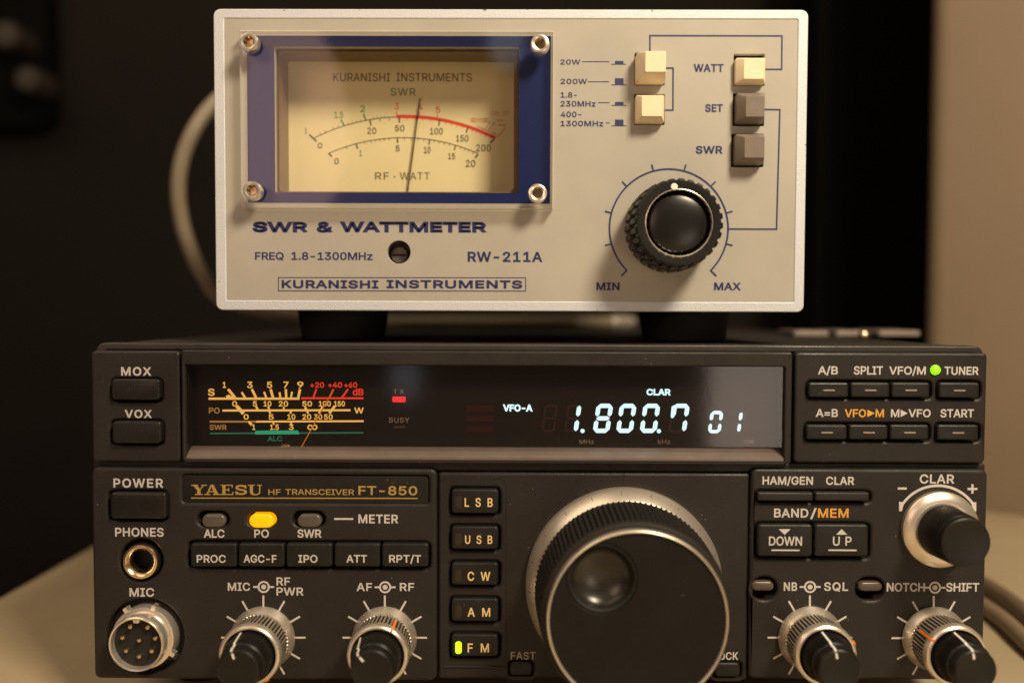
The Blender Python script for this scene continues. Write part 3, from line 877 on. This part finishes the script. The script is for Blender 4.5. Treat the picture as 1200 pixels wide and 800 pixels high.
for u, v, sg in ((1057, 592, 1), (1140.5, 592.5, -1)):
    l.polypx([(u - 3.5 * sg, v - 4.5), (u + 2.5 * sg, v - 4), (u - .2 * sg, v + 6.5), (u - 3.5 * sg, v + 6.5)], yy)
concentric(l, 949.3, 687.2); concentric(l, 1095.6, 688)
ticks(l, 949, 746.5, A10); ticks(l, 1094, 747, A10)
lettering(l, 'white', p)
l = MB(); l.text('MEM', 958.5, 595.5, 994.5, 606.2, yy, .017, 1.05); lettering(l, 'orange', p)
for (u0, u1) in ((888, 953), (955.5, 1019)):
    key_button((u0, 576.8, u1, 586.8), -1.6, 5.4, TB, r=.4, bev=.5, m='plastic')
for (s, u0, u1, t0, t1, c0, up) in (('DOWN', 888, 952.5, 901, 940, 919.5, 0), ('UP', 954.5, 1018, 976, 998, 986.3, 1)):
    k = key_button((u0, 614.3, u1, 652), -1.6, 5.4, TB, r=.9, bev=.65)
    l = MB(); ya = -1.63
    l.text(s, t0, 628.3, t1, 638.8, ya, .012, 1.0 if s == 'DOWN' else 1.5)
    l.polypx([(c0 - 7, 619.6), (c0 + 7, 619.6), (c0, 626.4)] if not up else [(c0 - 6.5, 626), (c0, 619.6), (c0 + 6.5, 626)], ya)
    l.linepx([(c0 - 15.5, 644.2), (c0 + 17.5, 644.4)], 1.8, ya)
    lettering(l, 'white', k)
for (u0, v0, u1, v1) in ((881, 681, 907.5, 692.5), (1006.5, 682, 1034.5, 693)):
    MB().rrect(*R(u0, v0, u1, v1, -.6), 99, -.6, 5.4, .7).build('slide_lever', 'ledbrown', TB)


# --- knobs
def dual_knob(u, v, ptr, orng, name):
    cx, cz = P(u, v, 0)
    rib = 72
    def rmod(t, yq):
        return 0.93 if (t % 6) in (3, 4) and -9.9 < yq < -3.2 else 1.0
    prof = [(6.7, -9.5), (6.75, -12.0), (6.95, -12.35), (7.3, -12.35), (7.7, -12.05), (7.95, -11.5), (8.0, -10.3), (7.8, -9.95), (7.78, -9.85), (7.5, -3.25), (7.5, -3.1), (7.75, -2.6), (8.65, -1.2), (8.75, -.6), (8.6, -.2)]
    o = MB(); o.lathe(cx, cz, prof, 288, rmod, closed=False)
    ys_ = [q[1] for q in prof]
    for k in range(len(prof) - 1):
        if ys_[k] >= -9.86 and ys_[k + 1] <= -3.24:
            for t in range(288):
                if t % 6 in (2, 3, 4):
                    o.m[k * 288 + t] = 1
    o = o.build(name, ['silver', 'slot'], TB, angle=25)
    def kmod(t, yq):
        return 1 + (0.02 if t % 4 in (1, 2) else -0.02) if -17.8 < yq < -11 else 1.0
    k = MB(); k.lathe(cx, cz, [(.01, -20.7), (4.2, -20.8), (4.75, -20.95), (5.1, -20.7), (5.3, -20.2), (5.35, -18.2), (5.55, -18.0), (5.75, -17.75), (6.3, -12.2), (6.35, -10.8), (6.4, -9.5)], 320, kmod)
    k = k.build('inner_knob', 'knob', o, angle=30)
    # white pointer line, cap to skirt
    s_, c_ = sin(radians(ptr)), cos(radians(ptr))
    def bar(prf, wd, lift):
        m = MB(); L = []
        for r, yq in prf:
            L.append([(cx + (r + lift) * s_ - wd * c_, yq - lift, cz + (r + lift) * c_ + wd * s_), (cx + (r + lift) * s_ + wd * c_, yq - lift, cz + (r + lift) * c_ - wd * s_),
                      (cx + (r - .25) * s_ + wd * c_, yq + .25, cz + (r - .25) * c_ - wd * s_), (cx + (r - .25) * s_ - wd * c_, yq + .25, cz + (r - .25) * c_ + wd * s_)])
        return m.loops(L)
    bar([(3.0, -20.85), (5.05, -20.8), (5.4, -20.0), (5.5, -18.1), (5.88, -17.7), (6.42, -12.3)], .23, .06).build('pointer_line', 'whitepaint', o)
    s_, c_ = sin(radians(orng)), cos(radians(orng))
    bar([(7.2, -12.33), (7.8, -12.35), (8.05, -11.9), (7.95, -9.8), (7.65, -5.0)], .32, .05).build('orange_mark', 'orangepaint', o)
    return o


dual_knob(308.7, 746.5, -18, 145, 'microphone_gain_knob'); dual_knob(451, 746.5, -42, 29, 'volume_knob')
dual_knob(949, 746.5, -12, 65, 'squelch_knob'); dual_knob(1094, 747, -10, -57, 'notch_knob')
# clarifier knob
cx, cz = P(1100, 619, 0)
o = MB().lathe(cx, cz, [(6.0, -2.6), (7.2, -2.9), (8.2, -2.8), (9.9, -1.8), (10.2, -1.4), (10.2, -.1)], 96, closed=False).build('clarifier_knob', 'silver', TB)
kmod = lambda t, yq: 1 + (0.018 if t % 4 in (1, 2) else -0.018) if -12.2 < yq < -2 else 1.0
MB().lathe(cx, cz, [(.01, -13.6), (5.3, -13.65), (5.8, -13.8), (6.15, -13.6), (6.35, -13.1), (6.38, -12.5), (6.38, -12.3), (6.5, -12.1), (6.9, -3.2), (6.95, -2.4)], 320, kmod).build('inner_knob', 'knob', o, angle=30)

# main tuning dial
cx, cz = P(730.3, 683.5, YM)
prof = [(22.5, -5.1), (23.8, -5.1), (24.1, -4.85), (26.1, -1.6), (26.4, -1.0), (26.4, YM - .1)]
dial = MB().lathe(cx, cz, prof, 128, closed=False).build('tuning_dial', 'silver', TB)
NR = 106; rows = 22
pr = [(22.6, YM - .2), (22.6, -3.2)]
ys = [-5.4 - 16.4 * i / (rows - 1) for i in range(rows)]
def knurl(t, yq):
    if -21.81 < yq < -5.39:
        k = round((-5.4 - yq) / (16.4 / (rows - 1)))
        ph = t % 6
        ridge = (0.0, .55, 1, 1, .55, 0.0)[ph]
        return 1 + 0.034 * ridge * (1.0 if k % 2 else 0.66) - 0.020
    return 1.0
prof = [(21.5, -24.2), (22.2, -24.3), (22.8, -24.0), (23.15, -23.4), (23.2, -22.6), (23.1, -22.1), (22.9, -21.9)] + [(23.95 + (q + 5.4) / 16.4 * .8, q) for q in reversed(ys)] + [(23.6, -5.2), (23.6, -4)]
gp = MB(); gp.lathe(cx, cz, prof, NR * 6, knurl, closed=False)
for k in range(len(prof) - 1):
    if -21.85 < prof[k][1] and prof[k + 1][1] < -5.3:
        for t in range(NR * 6):
            if t % 6 in (5, 0):
                gp.m[k * NR * 6 + t] = 1  # groove faces coloured near-black to deepen the shade between ridges
gp.build('grip', ['grip', 'hole'], dial, angle=50)
MB().lathe(cx, cz, [(21.05, -24.0), (21.05, -25.95), (21.2, -26.25), (21.4, -26.35), (21.62, -26.15), (21.7, -25.6), (21.75, -24.0)], 128, closed=False).build('face_ring', 'silver', dial)
fx, fz = P(705.6, 678, -25.8)
dr = 42.0 * S(-25.8)
MB().plate(circ(cx, cz, 21.1, 128), [circ(fx, fz, dr, 72)], -25.7, 1.2, .25).build('dial_face', 'face', dial)
bp = [(dr + .02, -25.0), (dr - .15, -25.35), (dr - .45, -25.45), (dr - .75, -25.2)] + [((dr - .95) * cos(radians(a)), -25.0 + 3.8 * sin(radians(a))) for a in range(5, 90, 6)] + [(.01, -21.2)]
dm = MB().lathe(fx, fz, bp[::-1], 72, closed=False)
for i in range((len(bp) - 5) * 72, len(dm.m)):
    dm.m[i] = 1
dm.build('finger_dimple', ['dish', 'hole'], dial)
l = MB()                                        # engraved graduations on the skirt
for i in range(20):
    a = 2 * pi * i / 20 - radians(2.6)
    s_, c_ = sin(a), cos(a)
    def sp(r, tt):
        yq = -4.85 + (r - 24.1) / 2.0 * 3.25
        return (cx + r * s_ + tt * c_, yq - .03, cz + r * c_ - tt * s_)
    l.add([sp(25.1, -.1), sp(25.85, -.1), sp(25.85, .1), sp(25.1, .1)], [(0, 1, 2, 3)])
l.build('graduations', 'trim', dial, smooth=False)

# ------------------------------------------------------------------ wattmeter
YW = 13.0
FR = R(251.5, 11, 944.8, 364.6, YW)
Z_W = FR[2]
WM = thing('wattmeter', 'silver and grey power meter box with a blue framed dial, standing on the transceiver', 'wattmeter', (0, 80, Z_COVER))
IN = R(264, 22.2, 932.8, 352.8, YW)
MB().plate(rr(*FR, 2.0), [rr(*IN, .3)], YW, 7.0, .3).build('case_frame', 'paint', WM, angle=40)
# paint nicked away along the edges of the frame
for u, v, n_ in ((333, 12.2, 1.5), (421, 12.0, 1.0), (568, 11.8, 1.9), (764, 13.0, 1.6), (618, 11.6, .8), (944, 170, 1.1), (943.5, 272, 1.3), (252.5, 150, .8), (256.5, 330, 1.0), (700, 363.5, .9)):
    MB().polypx([(u + n_ * (0.6 + random.random()) * sin(a * .9), v + n_ * .5 * (0.5 + random.random()) * cos(a * .9)) for a in range(7)], YW - .01).build('paint_chip', 'case', bpy.data.objects['case_frame'], smooth=False)
YP = YW + .22
AP = R(322, 55, 608, 226, YP)
bh = [(743.5, 62, 779, 100.3), (743, 110.7, 779, 146.7), (859.7, 63.5, 896, 101), (858.7, 109.5, 895.5, 148), (857, 157, 894.7, 196)]
holes = [rr(*AP, .3)] + [rr(*R(*b, YP), .3) for b in bh] + [circ(*P(467.5, 295.4, YP), 13.5 * S(YP))]
pan = MB().plate(rr(*grow(IN, .05), .3), holes, YP, 2.0, .12).build('front_panel', 'panel', WM)
# case behind the frame: a hollow front rim and the closed box
c = MB(); CI = grow(FR, -1.6)
c.plate(rr(*CI, 1.5), [rr(*grow(CI, -2.0), 1.0)], YW + 6.9, 14, .2)
c.loops([[(x, YW + 20.8, z) for x, z in rr(*CI, 1.5)], [(x, YW + 100, z) for x, z in rr(*CI, 1.5)]])
c.build('case', 'case', WM)
for yq, ux, rf in ((40, (398, 806), 14.0), (92, (398, 806), 11.0)):
    for u in ux:
        fxx = P(u, 380, 34)[0] * (1.0 if yq < 50 else 1.28)
        MB().loops([[(fxx + rad * cos(a * pi / 20), yq + rad * sin(a * pi / 20), z) for a in range(40)] for rad, z in ((rf, Z_W + 1.8), (rf, Z_W - .4), (rf - 1.2, Z_COVER + .4), (rf - 1.8, Z_COVER + .02))]).build('foot', 'rubber', WM)

# meter movement behind the opening
YDL = YP + 14.5
o = grow(AP, .4)
wl = MB(); wl.plate(rr(*grow(o, 2.0), .5), [rr(*grow(AP, .05), .6)], YP + 2.05, 13.5, 0)
well = wl.build('meter_housing', 'amber', WM)
iv = R(327.5, 62, 602, 224.8, YP + 3.5)
MB().plate(rr(*grow(AP, -.02), .6), [rr(*iv, 1.6)], YP + 3.2, .8, .2).build('inner_rim', 'amber', well)
df = MB().box(o[0] - 1.5, o[1] + 1.5, YDL, YDL + .8, o[2] - 1.5, o[3] + 1.5).build('dial_card', 'dial', WM)
bl = MB(); gn = MB(); rd = MB(); pk = MB(); yd = YDL - .02
bl.text('KURANISHI', 390.5, 86, 457, 95.6, yd, .004); bl.text('INSTRUMENTS', 464.5, 86, 553, 95.6, yd, .004)
gn.text('SWR', 457.7, 103.6, 487, 112.4, yd, .006, 1.1); bl.text('RF', 439.5, 202.2, 456, 210.7, yd, .004, 1.1); bl.text('WATT', 468.5, 202.2, 503.6, 210.7, yd, .004, 1.1)
bl.poly(circ(*P(462.3, 207.5, yd), 1.0 * S(yd), 12), yd)
C1 = (474, 374); R1 = 237; C2 = (472.5, 377.5); R2 = 216
ang = lambda u: math.degrees(math.asin((u - C1[0]) / R1))
ang2 = lambda u: math.degrees(math.asin((u - C2[0]) / R2))
bl.arcpx(*C1, R1, ang(368), ang(465), 1.0, yd); rd.arcpx(*C1, R1 + .3, ang(464.5), ang(580.5), 4.0, yd)
bl.arcpx(*C2, R2, ang2(385), ang2(560), 1.0, yd)
rd.arcpx(*C1, R1 + 4.2, ang(557), ang(580), .8, yd)
def tick(mb, c_, r_, a, lo, hi, wd, lean=0):
    s_, k_ = sin(radians(a)), cos(radians(a)); s2, k2 = sin(radians(a + lean)), cos(radians(a + lean))
    mb.linepx([(c_[0] + (r_ + lo) * s_, c_[1] - (r_ + lo) * k_), (c_[0] + (r_ + hi) * s2, c_[1] - (r_ + hi) * k2)], wd, yd)
bl.linepx([(362.5, 158), (371, 166)], 1.8, yd)
for u in (433.5, 467.8, 515.3, 548.5):
    tick(bl, C1, R1, ang(u), -7, 0, 1.6)
bl.linepx([(579.5, 163), (574, 168)], 1.6, yd)
for u in (445, 456, 477, 488, 496, 505, 523, 530, 536, 542, 554, 559, 564.5, 570):
    tick(bl if u < 460 else rd, C1, R1, ang(u), -4, 0, .7)
for u in (376, 382, 391, 397):
    tick(bl, C1, R1, ang(u), 0, 3, .6)
for u in (408, 413, 418, 423, 438, 442, 446.5, 451):
    tick(gn, C1, R1, ang(u), 0, 3, .6)
for u in (403.5, 429):
    tick(gn, C1, R1, ang(u), 0, 8, 1.8, -.4)
for u in (465, 491, 511.8):
    tick(rd, C1, R1, ang(u), 0, 6, 1.1)
bl.linepx([(385, 179.5), (389, 183.7)], 1.8, yd); bl.linepx([(560.3, 181), (556.8, 185)], 1.8, yd)
for u in (417.5, 465.7, 503.5, 534):
    tick(bl, C2, R2, ang2(u), -6, 0, 1.5)
for u in (406, 427, 434.5, 440, 445, 450, 456, 474, 482, 490, 497, 509, 515, 521, 527, 540, 545, 550, 555):
    tick(bl, C2, R2, ang2(u), -3, 0, .6)
for s, u0, v0, u1, v1 in (('1', 357.6, 150.3, 359.6, 156.5), ('0', 372.5, 167.6, 377.7, 174), ('20', 430.6, 149.8, 441, 157), ('50', 463, 147, 474, 154), ('100', 504, 150.3, 519, 157.7), ('150', 534.6, 158.6, 549, 166), ('200', 557.9, 169.8, 575.3, 177.5),
                          ('0', 392, 185.7, 397, 192.5), ('1', 421.6, 176.3, 423.7, 183), ('5', 463.8, 170.7, 468.4, 177.5), ('10', 497, 172.2, 504.6, 179.4), ('15', 525.4, 179.7, 533.4, 186.5), ('20', 545.9, 187.8, 557, 195.6)):
    bl.text(s, u0, v0, u1, v1, yd, .004)
gn.text('1.5', 392, 131.2, 402, 138.7, yd, .008); gn.text('2', 422.5, 123.7, 427.6, 131.5, yd, .008)
rd.text('3', 462.5, 121, 467.5, 128.7, yd, .004); rd.text('4', 490.6, 122.5, 495.2, 128.9, yd, .004); rd.text('5', 510.8, 125, 515.8, 132.7, yd, .004)
pk.text('CAL', 575.3, 130.5, 586, 135.3, yd, .004); pk.text('SET', 588.5, 130.5, 597, 135.3, yd, .004)
for u in (553, 555.5, 568, 570.5):
    pk.arcpx(u, 141, 1.5, 0, 360, .7, yd, 12)
pk.linepx([(557.5, 140.6), (566.5, 140.8)], .8, yd); pk.linepx([(551.5, 138.9), (572.5, 138.9)], .5, yd); pk.linepx([(551.5, 143), (572.5, 143)], .5, yd)
for a, b in (((562, 149.5), (568, 152.3)), ((568.5, 152), (571.5, 147.5)), ((571.5, 153), (575.5, 148.5)), ((577, 147), (580, 143.5)), ((571.8, 146), (574.5, 142.5)), ((583, 161), (592.5, 149.5))):
    pk.linepx([a, b], 1.1, yd)
pk.linepx([(582.5, 141.2), (590, 141.4)], 1.2, yd); pk.linepx([(584, 146.6), (592.5, 147)], 1.2, yd)
lettering(bl, 'dialink', df, 'scale_lettering'); lettering(gn, 'dialgreen', df, 'green_lettering'); lettering(rd, 'dialred', df, 'red_scale'); lettering(pk, 'dialpink', df, 'faded_lettering')
yn = YDL - 0.9
n = MB(); a, b = P(477.2, 228, yn), P(492.3, 115.5, yn)
n.tube([(a[0], yn, a[1]), (b[0], yn, b[1])], [.19, .16], 8); n.build('needle', 'blackbox', WM)

# acrylic cover with its painted border and four screws
YA = YW - 3.6
AF = R(281, 36, 649, 244.5, YA)
ac = MB()
lp = rr(*AF, .25, 3); lq = rr(*grow(AF, -.25), .2, 3)
ac.loops([[(x, YA, z) for x, z in lq], [(x, YA + .25, z) for x, z in lp], [(x, YP - .12, z) for x, z in lp]])
n_ = len(lp)
ac.m = [1] * (2 * n_) + [0, 0]
acr = ac.build('acrylic_cover', ['acrylic', 'acrylicedge'], WM, smooth=False)
yb_ = YP - .06
MB().plate(rr(*R(290, 42.5, 645, 238, yb_), .1), [rr(*R(322, 55, 608, 226, yb_), .3)], yb_ - .03, .06, 0).build('blue_border', 'border', acr, smooth=False)
for (u, v) in ((291, 49), (633, 51), (295, 223), (630, 226)):
    cx, cz = P(u, v, YA - 2.6)
    s = MB().lathe(cx, cz, [(1.3, YA - 1.0), (1.32, YA - 2.25), (1.5, YA - 2.6), (2.0, YA - 2.75), (2.35, YA - 2.65), (2.55, YA - 2.3), (2.6, YA - 1.9), (2.6, YA - .02)], 48, closed=False).build('screw', 'chrome', WM)
    hx = MB(); hx.lathe(cx, cz, [(.01, YA - .9), (1.45, YA - 1.0), (1.45, YA - 2.5)], 6, closed=False); hx.build('hex_socket', 'darkbrass', s, angle=20)

# front panel printing
l = MB(); yy = YP - .02
l.text('SWR', 296, 259.8, 360.5, 272.5, yy, .052, 1.0); l.text('&', 371, 259.8, 390, 272.7, yy, .045); l.text('WATTMETER', 399, 259.8, 570, 272.6, yy, .052, 1.0)
l.text('FREQ', 298.8, 295.5, 332.5, 304.6, yy, .022); l.text('1.8-1300MHz', 341.5, 295.5, 436.7, 304.8, yy, .022)
l.text('RW-211A', 548, 295, 635.5, 307, yy, .026, 1.08)
l.text('KURANISHI', 330, 328.3, 443.5, 338, yy, .036, 1.05); l.text('INSTRUMENTS', 453, 328.3, 612, 338, yy, .036, 1.05)
l.linepx([(326.3, 325.2), (616, 325.4), (616, 341), (326.3, 340.7)], 1.0, yy, closed=True)
for s, u0, v0, u1, v1 in (('20W', 656.5, 70, 680, 76), ('200W', 656.8, 92.6, 688, 98.8), ('1.8-', 657, 108.3, 676, 114.8), ('230MHz', 656.8, 118.6, 698, 125.2), ('400-', 657, 131, 681.3, 137.6), ('1300MHz', 656.8, 141.8, 707, 148.3)):
    l.text(s, u0, v0, u1, v1, yy, .02, 1.05)
for s, u0, v0, u1, v1 in (('WATT', 812.8, 75.3, 848, 84.6), ('SET', 826.3, 122.3, 847, 131.5), ('SWR', 815.3, 171.2, 846.6, 180.3), ('MIN', 698.8, 330.9, 726, 340), ('MAX', 836.8, 331, 868, 340)):
    l.text(s, u0, v0, u1, v1, yy, .026, 1.05)
for u0, u1, v in ((682, 714, 72.5), (689, 714, 96), (700.8, 714, 120.5), (710, 714.5, 144.2)):
    l.linepx([(u0, v), (u1, v)], .8, yy)
for v, h in ((75.5, 3.8), (99.6, 7.6), (123.7, 4), (147.6, 7.2)):
    l.linepx([(716.5, v), (734, v)], .7, yy); l.polypx([(720.8, v - h), (730.6, v - h), (730.6, v), (720.8, v)], yy)
for pth in ([(761.6, 62), (761.6, 42), (916.4, 42.3), (916, 81.5), (896, 81.5)], [(779, 80), (788.8, 80), (788.6, 129.3), (779, 129.3)], [(896, 128.5), (913.9, 128.7), (910, 268.6), (853, 268.3)]):
    l.linepx(pth, 1.6, yy)
CK = (783.7, 267.7)
l.arcpx(*CK, 69.5, -135, 135, 1.9, yy, 90)
for a in (-135, -105, -75, -45, -15, 15, 45, 75, 105, 135):
    s_, c_ = sin(radians(a)), cos(radians(a))
    l.linepx([(CK[0] + 69 * s_, CK[1] - 69 * c_), (CK[0] + (77.5 if abs(a) < 130 else 79) * s_, CK[1] - (77.5 if abs(a) < 130 else 79) * c_)], 1.7, yy)
lettering(l, 'blue', pan)
# adjusting screw behind its hole
cx, cz = P(467.5, 295.4, YP)
a_ = MB().lathe(cx, cz, [(4.0, YP + 2.1), (4.0, YP + 7)], 40, closed=False).build('screw_well', 'amber', WM)
cx, cz = P(468, 299, YP + 4)
sc = MB(); sc.lathe(cx, cz, [(.01, YP + 3.6), (2.2, YP + 3.7), (2.6, YP + 4.2), (2.7, YP + 6.5)], 40)
sc.lathe(cx, cz, [(.01, YP + 6.4), (4.6, YP + 6.5), (4.6, YP + 6.9)], 32)
sc = sc.build('adjusting_screw', 'trim', WM)
b = MB(); b.box(cx - 2.0, cx + 2.0, YP + 3.5, YP + 3.62, cz - .3, cz + .3); b.build('slot', 'hole', sc)

# push buttons: a square stem and a stepped pyramid cap
caps = [((748.5, 61.5, 778, 96), (756, 60, 780.5, 84.7), 7.2, 'cream'), ((745.2, 113, 774.5, 143), (751.8, 112, 776, 136.6), 4.6, 'cream'), ((861.5, 69.5, 893, 98.5), (871.5, 68.5, 895.4, 93), 3.6, 'cream'),
        ((861, 113.5, 893.5, 147.5), (873.8, 112.7, 896, 137.2), 5.0, 'taupe'), ((858.5, 161.5, 892.5, 195), (872.3, 160, 896, 185.3), 5.0, 'taupe')]
for hpx, (bpx, tpx, h, m) in zip(bh, caps):
    yt = YP - h
    tq_ = R(*tpx, yt)
    bq_ = list(grow(R(*hpx, YP), -.55))
    if m == 'cream':
        bq_ = [tq_[0] - 1.3, tq_[1] + .7, tq_[2] - 1.5, tq_[3] + .5]
        hq = R(*hpx, YP); bq_ = [max(bq_[0] - .6, hq[0] + .15), min(bq_[1] + .3, hq[1] - .3), max(bq_[2] - .6, hq[2] + .2), min(bq_[3] + .2, hq[3] - .3)]
    kn = MB()
    ysh = YP - h * .45
    kn.loops([[(x, yt, z) for x, z in rr(*grow(tq_, -.12), .25, 3)], [(x, yt + .12, z) for x, z in rr(*tq_, .3, 3)], [(x, ysh, z) for x, z in rr(*bq_, .45, 3)], [(x, YP + 8, z) for x, z in rr(*bq_, .45, 3)]])
    kn.build('push_button', m, WM, angle=25)
    hq = grow(R(*hpx, YP), .3)
    MB().plate(rr(*grow(hq, .6), .2), [rr(*hq, .2)], YP + 2.1, 7.5, 0).build('button_guide', 'hole', WM)
    MB().box(hq[0] - .5, hq[1] + .5, YP + 9.7, YP + 10.2, hq[2] - .5, hq[3] + .5).build('button_stop', 'hole', WM)

# level knob
cx, cz = P(*CK, YP)
def lug(t, yq):
    if yq > YP - 15.0:
        lower = yq > YP - 8.2
        ph = (t + (3 if lower else 0)) % 8
        return 1.0 if ph < 5 else 0.94
    return 1.0
yf = YP - 15.2
prof = [(8.9, yf + 3.0), (8.95, yf + .5), (9.15, yf + .05), (9.5, yf), (11.0, yf + .0), (11.5, yf + .3), (11.75, yf + .9), (11.8, yf + 1.05), (11.95, yf + 6.7), (11.95, yf + 7.2), (12.3, yf + 7.3), (12.5, yf + 13.8), (12.3, yf + 18.4)]
kb = MB().lathe(cx, cz, prof, 224, lug, closed=False).build('level_knob', 'knob', WM, angle=28)
dome = [(.01, yf + .35)] + [(8.0 * sin(radians(a)), yf + .35 + 1.6 * (1 - cos(radians(a)))) for a in range(8, 80, 8)] + [(8.15, yf + 2.2), (8.3, yf + 2.6), (8.95, yf + 2.7), (8.95, yf + 5)]
MB().lathe(cx, cz, dome, 96).build('knob_cap', 'gloss', kb)
MB().lathe(cx, cz, [(8.55, yf + 1.2), (8.6, yf + .35), (8.75, yf + .1), (8.95, yf + .2), (9.0, yf + 1.2)], 96, closed=False).build('cap_ring', 'chrome', kb)
px_, pz_ = P(790.2, 218.8, yf)
MB().lathe(px_, pz_, [(.01, yf - .12), (.75, yf - .1), (.9, yf), (.9, yf + .5)], 28).build('pointer_dot', 'whitepaint', kb)
